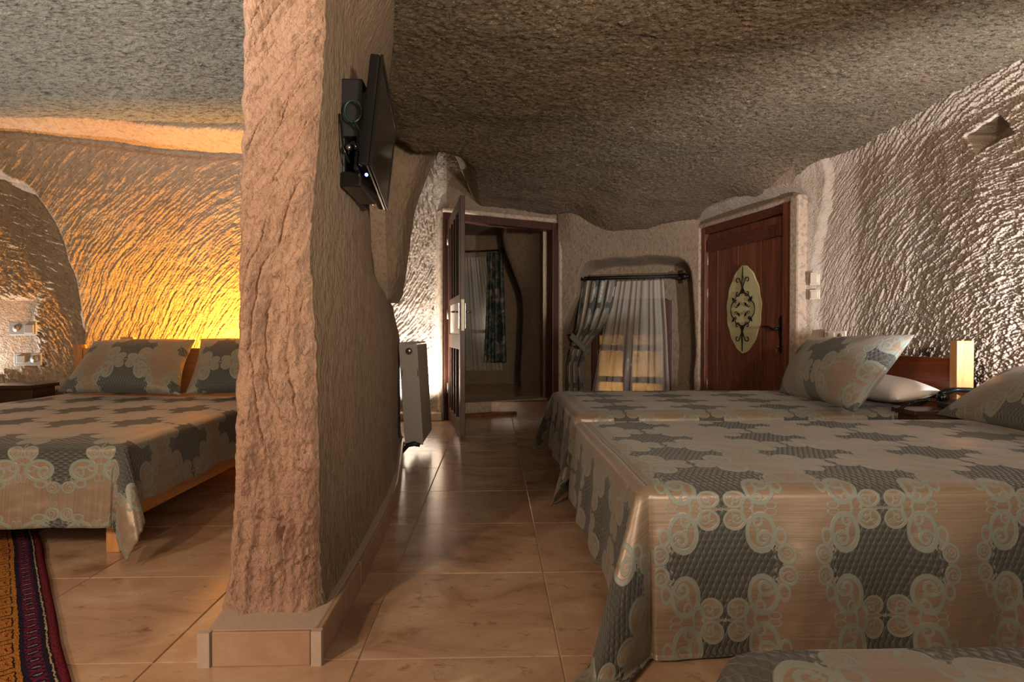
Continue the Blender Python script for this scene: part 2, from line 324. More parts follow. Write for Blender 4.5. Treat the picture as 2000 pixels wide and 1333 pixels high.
# ---------------------------------------------------------------- mesh helpers
WL = {}
def link(o, parent=None, loc=(0, 0, 0)):
    C.objects.link(o)
    if parent is not None: o.parent = parent; WL[o.name] = WL[parent.name]
    else: o.location = loc; WL[o.name] = Vector(loc)
    return o
def tag(o, label=None, cat=None, group=None, kind=None):
    if label: o['label'] = label
    if cat: o['category'] = cat
    if group: o['group'] = group
    if kind: o['kind'] = kind
    return o
def thing(name, loc, label=None, cat=None, group=None, kind=None):
    return tag(link(bpy.data.objects.new(name, None), None, loc), label, cat, group, kind)
class MB:
    def __init__(s, xf=None): s.v = []; s.f = []; s.xf = xf; s.uv = None; s.sm = []
    def add(s, vs, fs, smooth=False):
        o = len(s.v); s.v += [tuple(x) for x in vs]; s.f += [tuple(o+i for i in f) for f in fs]; s.sm += [smooth]*len(fs); return s
    def box(s, a, b, rot=0, piv=None):
        x0, y0, z0 = a; x1, y1, z1 = b
        vs = [(x0, y0, z0), (x1, y0, z0), (x1, y1, z0), (x0, y1, z0), (x0, y0, z1), (x1, y0, z1), (x1, y1, z1), (x0, y1, z1)]
        return s.add(vs, [(0, 3, 2, 1), (4, 5, 6, 7), (0, 1, 5, 4), (1, 2, 6, 5), (2, 3, 7, 6), (3, 0, 4, 7)])
    def prism(s, pts, d):      # pts: list of 3D points (planar), extruded by vector d
        n = len(pts); d = Vector(d); P = [Vector(p) for p in pts]
        return s.add(P+[p+d for p in P], [tuple(range(n))[::-1], tuple(range(n, 2*n))]+[(i, (i+1) % n, n+(i+1) % n, n+i) for i in range(n)])
    def tube(s, pts, r, n=8, taper=None, closed=False):
        P = [Vector(p) for p in pts]; vs = []; fs = []; up = None
        for i, p in enumerate(P):
            t = (P[min(i+1, len(P)-1)]-P[max(i-1, 0)]).normalized()
            if up is None: up = t.orthogonal().normalized()
            else: up = (up - t*up.dot(t)); up = up.normalized() if up.length > 1e-6 else t.orthogonal().normalized()
            b = t.cross(up); rr = r*(taper[i] if taper else 1)
            for k in range(n): a = 2*math.pi*k/n; vs.append(p+up*(math.cos(a)*rr)+b*(math.sin(a)*rr))
        for i in range(len(P)-1):
            for k in range(n): fs.append((i*n+k, i*n+(k+1) % n, (i+1)*n+(k+1) % n, (i+1)*n+k))
        fs += [tuple(range(n))[::-1], tuple((len(P)-1)*n+k for k in range(n))]
        return s.add(vs, fs, True)
    def lathe(s, c, prof, axis=(0, 0, 1), n=20):   # prof: (radius, height along axis)
        ax = Vector(axis).normalized(); u = ax.orthogonal().normalized(); w_ = ax.cross(u); c = Vector(c); vs = []; fs = []
        for r, h in prof:
            for k in range(n): a = 2*math.pi*k/n; vs.append(c+ax*h+(u*math.cos(a)+w_*math.sin(a))*max(r, 1e-4))
        for i in range(len(prof)-1):
            for k in range(n): fs.append((i*n+k, i*n+(k+1) % n, (i+1)*n+(k+1) % n, (i+1)*n+k))
        fs += [tuple(range(n))[::-1], tuple((len(prof)-1)*n+k for k in range(n))]
        return s.add(vs, fs, True)
    def build(s, name, mat, parent=None, bevel=0, loc=None, seg=2):
        me = bpy.data.meshes.new(name); v = s.v
        if s.xf: v = [tuple(s.xf(*p)) for p in v]
        o = bpy.data.objects.new(name, me)
        if parent is None and loc is None:
            A = np.array(v); loc = (float(A[:, 0].mean()), float(A[:, 1].mean()), float(A[:, 2].min()))
        link(o, parent, loc or (0, 0, 0)); L = WL[o.name]
        me.from_pydata([(x-L.x, y-L.y, z-L.z) for x, y, z in v], [], s.f)
        me.polygons.foreach_set('use_smooth', s.sm); me.materials.append(M[mat]); me.update()
        import bmesh
        bm = bmesh.new(); bm.from_mesh(me); bmesh.ops.recalc_face_normals(bm, faces=bm.faces); bm.to_mesh(me); bm.free()
        if bevel:
            b = o.modifiers.new('bevel', 'BEVEL'); b.width = bevel; b.segments = seg; b.limit_method = 'ANGLE'; b.angle_limit = R(40)
        return o
def grid(name, P, mat, parent=None, uv=None, keep=None, smooth=True, loc=None, solid=0, closed=False, flip=False):
    n, m, _ = P.shape; idx = np.arange(n*m).reshape(n, m)
    if closed: idx = np.vstack([idx, idx[:1]])
    q = np.stack([idx[:-1, :-1], idx[1:, :-1], idx[1:, 1:], idx[:-1, 1:]], -1)
    if flip: q = q[..., ::-1]
    if keep is not None: q = q[keep]
    q = q.reshape(-1, 4)
    me = bpy.data.meshes.new(name); o = bpy.data.objects.new(name, me)
    if parent is None and loc is None: loc = (float(P[..., 0].mean()), float(P[..., 1].mean()), float(P[..., 2].min()))
    link(o, parent, loc or (0, 0, 0)); L = WL[o.name]
    vv = (P.reshape(-1, 3)-np.array(L)).astype(np.float32)
    me.vertices.add(len(vv)); me.vertices.foreach_set('co', vv.ravel())
    me.loops.add(q.size); me.loops.foreach_set('vertex_index', q.ravel().astype(np.int32))
    me.polygons.add(len(q)); me.polygons.foreach_set('loop_start', np.arange(0, q.size, 4, dtype=np.int32))
    me.polygons.foreach_set('use_smooth', np.full(len(q), smooth))
    me.update(calc_edges=True)
    if uv is not None:
        l = me.uv_layers.new(name='UVMap'); l.data.foreach_set('uv', uv.reshape(-1, 2)[q.ravel()].astype(np.float32).ravel())
    me.materials.append(M[mat])
    if solid: s_ = o.modifiers.new('solid', 'SOLIDIFY'); s_.thickness = solid; s_.offset = -1
    return o
def frame(o, ex, up=(0, 0, 1)):     # local (s, t, z): s along ex, t along ex rotated +90 deg (away from the room)
    o = Vector(o); ex = Vector((*ex, 0)).normalized(); n = Vector((-ex.y, ex.x, 0))
    f_ = lambda s, t, z: o+ex*s+n*t+Vector((0, 0, z)); f_.o, f_.ex, f_.n = o, ex, n
    f_.inv = lambda p: ((p-o).dot(ex), (p-o).dot(n), p.z-o.z)
    f_.pix = lambda px, py, t=0: f_.inv(onplane(px, py, o+n*t, n))
    return f_
def axes(segs):
    out = []
    for a, b, d in segs: out.append(np.linspace(a, b, max(2, int(math.ceil((b-a)/d))+1))[:-1])
    return np.append(np.concatenate(out), segs[-1][1])
def path_xy(pts, smooth=.0):
    P = np.array(pts, float); L = np.r_[0, np.cumsum(np.hypot(*np.diff(P, axis=0).T))]
    def f_(s):
        if smooth <= 0: return np.interp(s, L, P[:, 0]), np.interp(s, L, P[:, 1])
        x = y = 0; ks = np.linspace(-1, 1, 9)
        wt = np.cos(ks*math.pi/2)**2; wt = wt/wt.sum(); ss = np.asarray(s)
        lim = np.minimum(smooth, np.minimum(ss-L[0], L[-1]-ss)+1e-9)
        for k_, w_ in zip(ks, wt): x = x+w_*np.interp(ss+k_*lim, L, P[:, 0]); y = y+w_*np.interp(ss+k_*lim, L, P[:, 1])
        return x, y
    f_.L = L; return f_
def wall(name, pts, sa, za, off, mat, smooth=.15, hole=None, kind='structure', label=None):
    f_ = path_xy(pts, smooth); s, z = np.meshgrid(sa, za, indexing='ij')
    x, y = f_(s); x2, y2 = f_(np.clip(s+.02, 0, f_.L[-1])); x1, y1 = f_(np.clip(s-.02, 0, f_.L[-1]))
    dx, dy = x2-x1, y2-y1; l = np.hypot(dx, dy)+1e-9; nx, ny = -dy/l, dx/l
    d = off(s, z, x, y)
    P = np.stack([x+nx*d, y+ny*d, z], -1)
    keep = None
    if hole is not None:
        sc, zc = (s[:-1, :-1]+s[1:, 1:])/2, (z[:-1, :-1]+z[1:, 1:])/2; keep = ~hole(sc, zc)
    return tag(grid(name, P, mat, keep=keep, flip=False), label, kind=kind)
# ================================================================ SETTING
# ---- floor: grout bed and single tiles
b = MB(); b.box((-5.2, -2.8, -.12), (3.3, 9.3, -.004)); tag(b.build('floor', 'grout', None, loc=(0, 0, -.12)), 'pale grout bed of the tiled floor', kind='structure')
floor = bpy.data.objects['floor']
T = .588; TX0, TY0 = -.395, 1.655
tm = None
rr = random.Random(3)
for i in range(-8, 6):
    for j in range(-3, 9):
        x, y = TX0+i*T, TY0+j*T
        if x > 2.9 or x < -5.1 or (x > .9 and y > 5.2) or (x < -1.7 and y > 4.4): continue
        if tm is None:
            b = MB(); b.box((.0025, .0025, -.006), (T-.0025, T-.0025, 0)); o = b.build('tile', 'tile', floor, bevel=.0015, seg=1); tm = o.data
            tm.transform(Matrix.Translation(WL['floor']))
        else:
            o = bpy.data.objects.new('tile', tm); C.objects.link(o); o.parent = floor
            bb = o.modifiers.new('bevel', 'BEVEL'); bb.width = .0015; bb.segments = 1
        o.location = (x, y, .12+rr.uniform(-.0006, .0006))
# ---- bathroom floor + step
b = MB(); b.box((-1.5, 6.62, 0), (1.0, 9.3, .145)); tag(b.build('floor', 'tile', None, loc=(0, 7, 0)), 'raised tiled bathroom floor beyond the step', kind='structure')
# ---- back wall of right room: from behind heater to entrance door
AH, BH = Vector((-.56, 6.27, 0)), Vector((.76, 6.87, 0))      # bathroom opening
DL, DR = Vector((2.27, 6.21, 0)), Vector((2.60, 4.90, 0))     # entrance door opening
bp = [(-1.75, 6.30), (AH.x, AH.y), (BH.x, BH.y), (DL.x, DL.y)]
f_ = path_xy(bp); L = f_.L
NF = frame(BH, (DL-BH).xy)                                    # niche frame
nl, nr = NF.pix(1127, 600)[0], NF.pix(1352, 600)[0]; ntop = NF.pix(1240, 507)[2]; nlow = NF.pix(1098, 700)[0]
wl, wr = NF.pix(1165, 700, .34)[0]-.02, NF.pix(1306, 700, .34)[0]
def off_back(s, z, x, y):
    lit = sstep(L[1]-.02, L[1]-.14, s)
    ch = chisel(s, z, L[1]-1.9, 2.3, .028, .10, 3)
    d = lit*(.020*-ch+.03) + (1-lit)*(.012*fbm(x*5, y*5, z*5, 3, 20) - .0040*chisel(s, z, L[3]-.2, .3, .020, .06, 7))
    d = d + .04*pn(x*1.3, y*1.3, z*1.3, 22)*sstep(L[2]+.05, L[2]+.3, s)*sstep(L[3], L[3]-.25, s)
    nlz = nl - (nl-nlow)*sstep(1.45, .95, z); sn, half = (s-L[2]) - (nlz+nr)/2 - .05*pn(s*2, z*2.5, 0, 40), (nr-nlz)/2
    top = ntop + .05*pn(s*3.1, 0, 0, 41)
    q = ((np.abs(sn)/half)**6 + (np.clip(z-.3, 0, 9)/(top-.3))**9)**(1/6)
    d = d + .36*sstep(1.04, .955, q)
    # soft lean of the rock into the ceiling
    d = d - .22*sstep(1.85, 2.45, z)*sstep(L[2]-.2, L[2]+.3, s)*sstep(L[3]+.05, L[3]-.3, s)
    # plastered reveal round the bathroom frame
    return d
def hole_back(s, z):
    a = (s > L[1]) & (s < L[2]) & (z < 2.27)
    bb = (s-L[2] > wl) & (s-L[2] < wr) & (z > .15) & (z < 1.34)
    return a | bb
sa = axes([(0, L[1]-.75, .05), (L[1]-.75, L[1], .007), (L[1], L[2], .02), (L[2], L[2]+wl, .011), (L[2]+wl, L[2]+wr, .011), (L[2]+wr, L[3], .011)])
za = axes([(0, .15, .02), (.15, 1.34, .010), (1.34, 2.27, .010), (2.27, 3.1, .016)])
o = wall('wall_back', bp, sa, za, off_back, 'wall_rock', 0, hole_back, label='hewn rock back wall with bathroom doorway and curtained window niche')
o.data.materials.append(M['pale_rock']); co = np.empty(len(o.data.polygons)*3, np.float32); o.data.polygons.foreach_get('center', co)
o.data.polygons.foreach_set('material_index', (co[::3]+o.location.x < AH.x+.03).astype(np.int32)); o.data.update()  # lit stretch left of the doorway: brightness put in as paler rock
# ---- right wall
rp = [(DR.x, DR.y), (2.72, 4.74), (2.84, 4.45), (2.90, 3.9), (2.92, 3.2), (2.92, 1.5), (2.85, -2.6)]
f_ = path_xy(rp, .1); LR = f_.L
hs = atY(1918, 255, 3.28); hole_s = LR[1]+ (4.74-hs.y) - .03
def off_right(s, z, x, y):
    edge = .16 + .10*sstep(1.5, 2.3, z)
    m = sstep(edge, edge+.07, s + .03*pn(s*9, z*9, 0, 50))
    fade = 1-.55*sstep(.85, .35, s)*1.0
    ch = chisel(s, z, LR[1]+1.75, .55, .0165, .058, 5)
    d = m*(.045 - .0115*ch*fade) + (1-m)*.004*fbm(s*8, z*8, 0, 3, 51)
    d = d + .05*pn(s*1.1, z*1.1, 0, 52)*m
    hx, hz = (s-hole_s)/.105, (z-hs.z)/.072
    a = np.maximum(np.abs(hx*.8+hz*.35), np.abs(hz*.9-hx*.3)) + .15*pn(s*20, z*20, 0, 53)
    d = d + .20*sstep(1.03, .93, a)
    d = d - .10*sstep(2.25, 2.55, z)
    return d
wall('wall_right', rp, axes([(0, 2.6, .005), (2.6, LR[-1], .06)]), axes([(0, .45, .05), (.45, 2.62, .005), (2.62, 3.0, .05)]), off_right, 'pale_rock', .1, label='right rock wall covered with chisel marks')
# rock above the entrance door
ap = [(DL.x-.03, DL.y+.10), (DR.x+.04, DR.y-.14)]; LA = path_xy(ap).L[-1]
wall('wall_entrance', ap, axes([(0, LA, .012)]), axes([(2.06, 3.0, .012)]), lambda s, z, x, y: .05+.012*fbm(x*5, y*5, z*5, 3, 20)-.17*sstep(2.13, 2.24, z-.02*np.sin(s*2.2)), 'pale_rock', 0, label='rock lintel above the wooden entrance door')
# ---- rear and far-left shell
wall('wall_rear', [(2.9, -2.6), (-5.0, -2.6)], axes([(0, 7.9, .08)]), axes([(0, 3.1, .08)]), lambda s, z, x, y: .03*fbm(s*2, z*2, 0, 3, 60), 'wall_rock', 0, label='rock wall behind the viewer')
wall('wall_left', [(-4.95, -2.6), (-4.95, 4.9)], axes([(0, 5.6, .08), (5.6, 7.5, .012)]), axes([(0, 3.1, .012)]), lambda s, z, x, y: .02*fbm(s*2, z*2, 0, 3, 61)-.02*chisel(s, z, 6.8, 0, .04, .14, 62), 'wall_rock', 0, label='outer rock wall of the left sleeping room')
# ---- orange lit wall with the arched alcove
lp = [(-4.95, 4.62), (-4.2, 4.66), (-3.4, 4.74), (-2.6, 4.86), (-2.1, 4.84), (-1.6, 4.78), (-.9, 4.75)]
LL = path_xy(lp, .25).L
alc = (-4.12+4.95)
def off_lback(s, z, x, y):
    sp = s-alc
    q = ((np.abs(sp)/.70)**2.4 + (np.clip(z-.9, 0, 9)/1.34)**2.4)**(1/2.4) + .04*pn(s*5, z*5, 0, 70)
    ins = sstep(1.03, .96, q)
    # smooth plaster patch round the sockets
    pt = sstep(1.1, .85, np.maximum(np.abs(s-(-4.03+4.95))/.24, np.abs(z-.93)/.33)+.35*pn(s*9, z*9, 0, 71))
    ch = chisel(s, z, alc-.2, .4, .022, .07, 72)
    d = ins*(.16 - .015*ch*(1-pt) + .016*pt)
    ou = 1-ins
    ch2 = chisel(s, z, 3.9, .2, .018, .085, 73)
    d = d + ou*(-.0055*ch2 + .03*pn(s*1.2, z*1.5, 0, 74) + .008*fbm(s*11, z*11, 0, 3, 75))
    z0_ = 2.53 - .13*sstep(.9, 3.3, s) + .02*pn(s*3, 0, 0, 76); d = d + .12*ou - ou*(.16*sstep(.8, 2.2, z) - .03*sstep(z0_-.05, z0_, z) + .30*sstep(z0_, z0_+.13, z))
    return d
wall('wall_left_back', lp, axes([(0, .5, .02), (.5, 3.1, .006), (3.1, LL[-1], .03)]), axes([(0, .4, .05), (.4, 2.75, .006), (2.75, 3.1, .03)]), off_lback, 'orange_rock', .25, label='rock wall behind the left bed, glowing orange, with a white lit arched alcove')
# ---- ceiling (one shell, two rooms)
def ceil_z(x, y):
    right = 2.46 + .05*pn(x*.7, y*.7, 0, 80) + .03*pn(x*2, y*2, 0, 81)
    # lower towards the back wall
    dist = np.maximum(0, (6.87-.4*(x-.7)) - y)
    right = right - (.07+.20*sstep(.8, 1.35, x)*(1-.45*sstep(1.6, 2.3, x)))*np.exp(-(dist/1.1)**1.5) - .04*sstep(3, 5.5, y)
    right = right - .04*sstep(.85, 1.2, x)*np.exp(-(dist/.38)**2)
    right = right + .62*sstep(-.15, -.55, x + .25*(6.1-y)*0)*sstep(4.6, 5.5, y)
    right = right - .14*np.exp(-((x-2.5)**2+(y-5.15)**2)/.10)
    left = 2.60 + .05*pn(x*.8, y*.8, 0, 82) - .05*sstep(3.2, 4.3, y)
    lip = 4.42+.06*pn(x*1.5, 0, 0, 83)+.05*(x+2)
    left = left + .05*sstep(lip, lip+.10, y)
    t = sstep(-.62, -.95, x)*sstep(5.0, 4.85, y)
    z = right*(1-t)+left*t
    return z
xs = axes([(-5.1, -3.9, .03), (-3.9, 3.2, .011)]); ys = axes([(-2.7, 1.2, .06), (1.2, 7.1, .011), (7.1, 9.2, .05)])
X, Y = np.meshgrid(xs, ys, indexing='ij'); Z = ceil_z(X, Y)
an = pn(X*16+.6*Y, Y*34-X*9, 0, 84)
wx_, wy_ = .7*pn(X*9, Y*9, 0, 120), .7*pn(X*9, Y*9, 3, 121)
Z = Z - .0055*facet(X*24+Y*7+wx_, Y*52-X*13+wy_, 122) - .010*sstep(.42, .55, pn(X*9, Y*11, 0, 123)) + .012*(np.abs(an)) + .006*fbm(X*22, Y*22, 0, 2, 85) + .012*fbm(X*4, Y*4, 0, 2, 88)
lump = np.hypot(X-1.35, (Y-3.3)*1.3); Z = Z - .012*np.exp(-((lump-.14)/.05)**2)*(.6+.4*pn(X*9, Y*9, 0, 86))
bath = (Y > 6.95); Z = np.where(bath, np.maximum(Z, 2.52), Z)
pc = np.stack([X, Y, Z], -1)
k = len(xs[xs < -.8])
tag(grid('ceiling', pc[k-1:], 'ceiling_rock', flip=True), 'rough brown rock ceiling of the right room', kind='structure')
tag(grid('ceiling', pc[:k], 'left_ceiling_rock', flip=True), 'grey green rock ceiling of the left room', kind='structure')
b = MB(); b.box((-5.4, -3, 3.12), (3.4, 9.5, 3.3)); tag(b.build('ceiling', 'wall_rock', None), 'solid rock mass above both rooms', kind='structure')
# ---- partition wall with hewn pillar end
zs = axes([(.06, 2.85, .0045)])
front = lambda z: (np.interp(z, [.09, .35, .7, .95, 1.3, 1.7, 2.0, 2.4], [-.840, -.818, -.806, -.796, -.790, -.777, -.774, -.77]),
                   np.interp(z, [.09, .35, .7, .95, 1.2, 1.5, 1.75, 2.0, 2.4], [-.552, -.553, -.556, -.563, -.580, -.555, -.535, -.524, -.51]))
fl, fr = front(zs)
nF, nS = 84, 400
rings = []
Yp = np.array([1.80, 2.3, 3.0, 3.5, 3.9, 4.3, 4.62])
Xp = np.array([-.556, -.56, -.585, -.625, -.68, -.735, -.765])
ny = axes([(1.80, 4.62, .011)]); base = np.interp(ny, Yp, Xp); lean = sstep(2.2, 4.4, ny)
for i, z in enumerate(zs):
    u = np.linspace(0, 1, nF); x = fl[i]*(1-u)+fr[i]*u; y = np.full(nF, 1.772) + .03*((2*u-1)**8)
    sx = base + (fr[i]+.556)*np.exp(-(ny-1.8)/.25) - (.05*sstep(.87, 1.16, z)+.15*sstep(1.14, 1.34, z)+.05*sstep(1.35, 1.9, z))*lean + .14*sstep(2.1, 2.5, z)
    sx[0] = fr[i]+.003
    e_th = np.linspace(0, math.pi, 14)[1:-1]; ex = sx[-1]; ex2 = ex-.30
    cx = (ex+ex2)/2 + np.cos(e_th)*(ex-ex2)/2; cy = 4.62+np.sin(e_th)*.14
    ly = np.linspace(4.55, 1.83, 40); lx = np.interp(ly, [1.83, 4.6], [fl[i]-.01, ex2])
    rings.append(np.stack([np.r_[x, sx, cx, lx], np.r_[y, ny, cy, ly], np.full(nF+len(ny)+12+40, z)], -1))
P = np.array(rings).transpose(1, 0, 2)
nT = P.shape[0]
U = np.arange(nT)
fx, fz = P[:nF, :, 0], P[:nF, :, 2]
sh = fx*1.0 - .28*fz*sstep(.9, 2.2, fz)     # diagonal strokes at the top, upright below
st = pn(sh*19 + .8*pn(fx*5, fz*3, 0, 90), fz*2.6, 0, 91); st2 = pn(sh*46, fz*9, 2, 92)
saw = sh*15 + 1.6*pn(fx*3.5, fz*2.0, 0, 90) + .5*pn(fx*14, fz*5, 0, 89); saw = saw-np.floor(saw)
gate = sstep(-.25, .25, pn(sh*9, fz*3.2, 7, 88))
rough_f = .044*gate*(saw**1.6*sstep(1.0, .86, saw)-.3) + .009*(np.abs(st)*2.2-.5) + .006*st2 + .006*fbm(fx*22, fz*22, 0, 4, 93) + .0105*facet(sh*26+st2*.6, fz*10+st2*.5, 190) + .0035*facet(fx*64+st2, fz*48+st, 191) - .010*sstep(.30, .42, pn(fx*16, fz*9, 3, 87))*-1
edgew = sstep(0, .10, np.minimum(np.linspace(0, 1, nF), 1-np.linspace(0, 1, nF)))[:, None]*.6+.4
P[:nF, :, 1] += rough_f*edgew
jag = .010*fbm(fz[0]*14, 0*fz[0], 0, 4, 94)
P[:nF, :, 0] += np.linspace(0, 1, nF)[:, None]*jag[None] + (1-np.linspace(0, 1, nF))[:, None]*(.012*fbm(fz[0]*11, 3, 0, 4, 95))[None]
sl = slice(nF, nF+len(ny)); sy, sz = P[sl, :, 1], P[sl, :, 2]
wgt = np.exp(-(sy-1.8)/.03)
P[sl, :, 0] += jag[None]*wgt + (.004*fbm(sy*9, sz*4, 0, 3, 96)+.010*pn(sy*1.5, sz*1.2, 0, 97))*(1-wgt)
# foot: grey mortar flare
fl_ = np.exp(-(P[..., 2]-.09)/.05); P[:nF, :, 1] -= .03*fl_[:nF]; P[sl, :, 0] += .022*fl_[sl]
keepf = None
o = tag(grid('wall_partition', P, 'pillar_rock', closed=True), 'hewn rock partition ending in a pinkish pillar between the rooms', kind='structure')
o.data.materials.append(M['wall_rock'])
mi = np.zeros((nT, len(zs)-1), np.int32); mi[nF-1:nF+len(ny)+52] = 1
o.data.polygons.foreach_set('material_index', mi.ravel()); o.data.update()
# ---- plinth and skirting tiles
pl = [(-.835, 1.630), (-.500, 1.630), (-.497, 2.3), (-.525, 3.0), (-.575, 3.5), (-.64, 3.95), (-.70, 4.4), (-.74, 4.75), (-1.2, 4.75)]
b = MB(); inner = [(-.835+.01, 1.640), (-.512, 1.640), (-.509, 2.3), (-.537, 3.0), (-.587, 3.5), (-.652, 3.95), (-.712, 4.4), (-.752, 4.73), (-1.2, 4.73)]
b.prism([(x, y, .0) for x, y in inner], (0, 0, .098)); o = b.build('trim_1', 'white_plaster', None, bevel=.006); tag(o, 'low cement plinth around the foot of the partition', kind='structure')
tr = o
def skirt(a, c_, h=.098, t=.014):
    a, c_ = Vector((*a, 0)), Vector((*c_, 0)); d = (c_-a).normalized(); n = Vector((-d.y, d.x, 0)); a = a+d*.002; c_ = c_-d*.002
    b = MB(); b.prism([a, c_, c_+n*t, a+n*t], (0, 0, h)); return b.build('skirting_tile', 'skirting', tr, bevel=.002, seg=1)
b = MB(); b.box((-.842, 1.624, 0), (-.808, 1.642, .100)); b.build('corner_strip', 'white_plaster', tr)
b = MB(); b.box((-.523, 1.624, 0), (-.494, 1.644, .100)); b.build('corner_strip', 'white_plaster', tr)
skirt((-.806, 1.630), (-.525, 1.630))
skirt((-.498, 1.645), (-.497, 2.12)); skirt((-.497, 2.12), (-.512, 2.70)); skirt((-.512, 2.70), (-.555, 3.30)); skirt((-.555, 3.30), (-.64, 3.93)); skirt((-.64, 3.93), (-.735, 4.62))
# ---- hanging rock mass beyond the partition
zz = axes([(1.24, 3.0, .012)]); th = np.linspace(0, 2*math.pi, 260, endpoint=False)
xr = np.interp(zz, [1.24, 1.32, 1.75, 2.1, 2.3, 2.5, 2.8], [-.90, -.86, -.80, -.75, -.68, -.60, -.45]); xl = -1.75
cx, rx = (xr+xl)/2, (xr-xl)/2; n_ = 4.5
ct, sn_ = np.cos(th), np.sin(th)
sup = (np.abs(ct)**n_+np.abs(sn_)**n_)**(-1/n_)
X = cx[None]+rx[None]*(ct*sup)[:, None]; Y = 5.25+.33*(sn_*sup)[:, None]+0*zz[None]; Z = zz[None]+0*X
cap = np.linspace(1, 0, 10)[:, None]
X += .012*fbm(th[:, None]*9+0*Z, Z*9, 0, 3, 101); Y += .015*fbm(th[:, None]*9+0*Z, Z*9, 4, 3, 102); Z = Z + (zz[None] < 1.26)*.05*pn(X*9, Y*9, 0, 103)
Pm = np.stack([X, Y, Z], -1)
capP = np.stack([Pm[:, 0]*(1-k_)+np.array([cx[0], 5.25, 1.25])*k_ for k_ in np.linspace(1, .1, 6)], 1)
tag(grid('wall_hanging_rock', np.concatenate([capP, Pm], 1), 'wall_rock', closed=True), 'pinkish rock mass hanging from the ceiling beyond the partition', kind='structure')
wall('wall_passage', [(-1.35, 4.7), (-1.35, 6.4)], axes([(0, 1.7, .03)]), axes([(0, 3.1, .03)]), lambda s, z, x, y: .015*fbm(s*6, z*6, 0, 3, 104), 'pale_rock', 0, label='side wall of the passage behind the heater')
b = MB(); b.box((-1.35, 6.15, 0), (AH.x-.01, 6.40, .085)); tag(b.build('trim_2', 'white_plaster', None, bevel=.012), 'pale ledge at the foot of the white lit wall', kind='structure')
# ---- bathroom interior
bw = [(BH.x-.06, 6.95), (.60, 7.5), (.40, 8.15), (.47, 8.35), (.55, 8.6), (.55, 9.05), (-1.45, 9.05), (-1.45, 6.5)][::-1]
LB = path_xy(bw, .06).L
def off_bath(s, z, x, y):
    return .010*fbm(x*5, y*5, z*5, 3, 110) + np.exp(-((x-.40)**2+(y-8.15)**2)/.06)*(-.30*sstep(1.3, 2.4, z)-.04*sstep(1.3, .2, z))*1.0
wall('wall_bathroom', bw[::1], axes([(0, LB[-1], .025)]), axes([(.12, 3.0, .025)]), off_bath, 'wall_rock', .06, label='dim rock walls of the bathroom beyond the open door')
b = MB(); b.box((-1.5, 6.9, 2.50), (1.0, 9.2, 2.6)); tag(b.build('ceiling', 'wall_rock', None), 'bathroom ceiling', kind='structure')
# ---- bathroom door frame, step, open leaf : door_1
BF = frame(AH, (BH-AH).xy); BW = (BH-AH).length
d1 = thing('door_1', tuple(BF(0, 0, 0)), 'dark brown bathroom door standing open in its frame, with vertical bars', kind='structure')
for s0 in (0, BW-.085):
    b = MB(BF); b.box((s0, -.03, 0), (s0+.085, .12, 2.27)); b.build('jamb', 'dark_wood', d1, bevel=.006)
b = MB(BF); b.box((.085, -.03, 2.185), (BW-.085, .12, 2.27)); b.build('lintel', 'dark_wood', d1, bevel=.006)
b = MB(BF); b.box((.087, -.02, 0), (BW-.087, .10, .035)); b.build('sill', 'door_wood', d1, bevel=.004)
b = MB(BF); b.box((.086, .102, 0), (BW-.086, .42, .155)); b.build('step', 'plaster', d1, bevel=.01)
b = MB(BF); b.box((.02, .121, .0), (.06, .5, 2.3)); b.box((BW-.03, .121, 0), (BW-.005, .3, 2.3)); b.build('reveal', 'wall_rock', d1)
# plaster edging outside the frame (mitred, part of wall)
b = MB(BF); b.box((BW, -.045, 0), (BW+.055, .1, 2.31)); b.box((-.02, -.045, 2.27), (BW+.055, .1, 2.325)); b.box((-.06, -.02, 0), (-.002, .1, 2.3)); tag(b.build('trim_3', 'plaster', None, bevel=.02), 'plaster edging around the bathroom door frame', kind='structure')
Hg, Tp = Vector((-.50, 6.17, 0)), Vector((-.305, 5.06, 0)); LF = frame(Hg, (Tp-Hg).xy); LW = (Tp-Hg).length
# local t>0 lies towards +X
def lbox(name, a, b_, mat='dark_wood', bevel=.004, parent=d1): q_ = MB(LF); q_.box(a, b_); return q_.build(name, mat, parent, bevel=bevel)
lbox('stile', (0, 0, .02), (.10, .045, 2.17)); lbox('stile', (LW-.11, 0, .02), (LW, .045, 2.17))
lbox('rail', (.10, .002, 2.06), (LW-.11, .043, 2.168)); lbox('rail', (.10, .002, .02), (LW-.11, .043, .16)); lbox('rail', (.10, .002, .80), (LW-.11, .043, .94)); lbox('rail', (.10, .002, 1.24), (LW-.11, .043, 1.30))
for z0, z1 in ((.16, .80), (1.30, 2.06)):
    for k_ in range(3):
        c0 = .10+(LW-.21)*(k_+1)/4; lbox('bar', (c0-.018, -.004, z0), (c0+.018, .049, z1), bevel=.003)
    lbox('pane', (.10, .018, z0), (LW-.11, .024, z1), 'glass', 0)
lbox('panel', (.10, .012, .94), (LW-.11, .033, 1.24), 'brushed_steel', .003)
lbox('lock_plate', (LW, .008, .97), (LW+.004, .037, 1.25), 'brushed_steel', .001)
for t0, sg in ((-.001, -1), (.046, 1)):
    q_ = MB(LF); q_.box((LW-.085, min(t0, t0+sg*.008), .99), (LW-.045, max(t0, t0+sg*.008), 1.22)); hp = q_.build('handle_plate', 'chrome', d1, bevel=.002)
    q_ = MB(LF); y1 = t0+sg*.06; q_.tube([(LW-.065, t0, 1.14), (LW-.065, y1*.9+t0*.1, 1.14), (LW-.08, y1, 1.14), (LW-.13, y1+sg*.003, 1.14), (LW-.19, y1, 1.142)], .009, 10); q_.build('door_handle', 'chrome', hp)
    q_ = MB(LF)
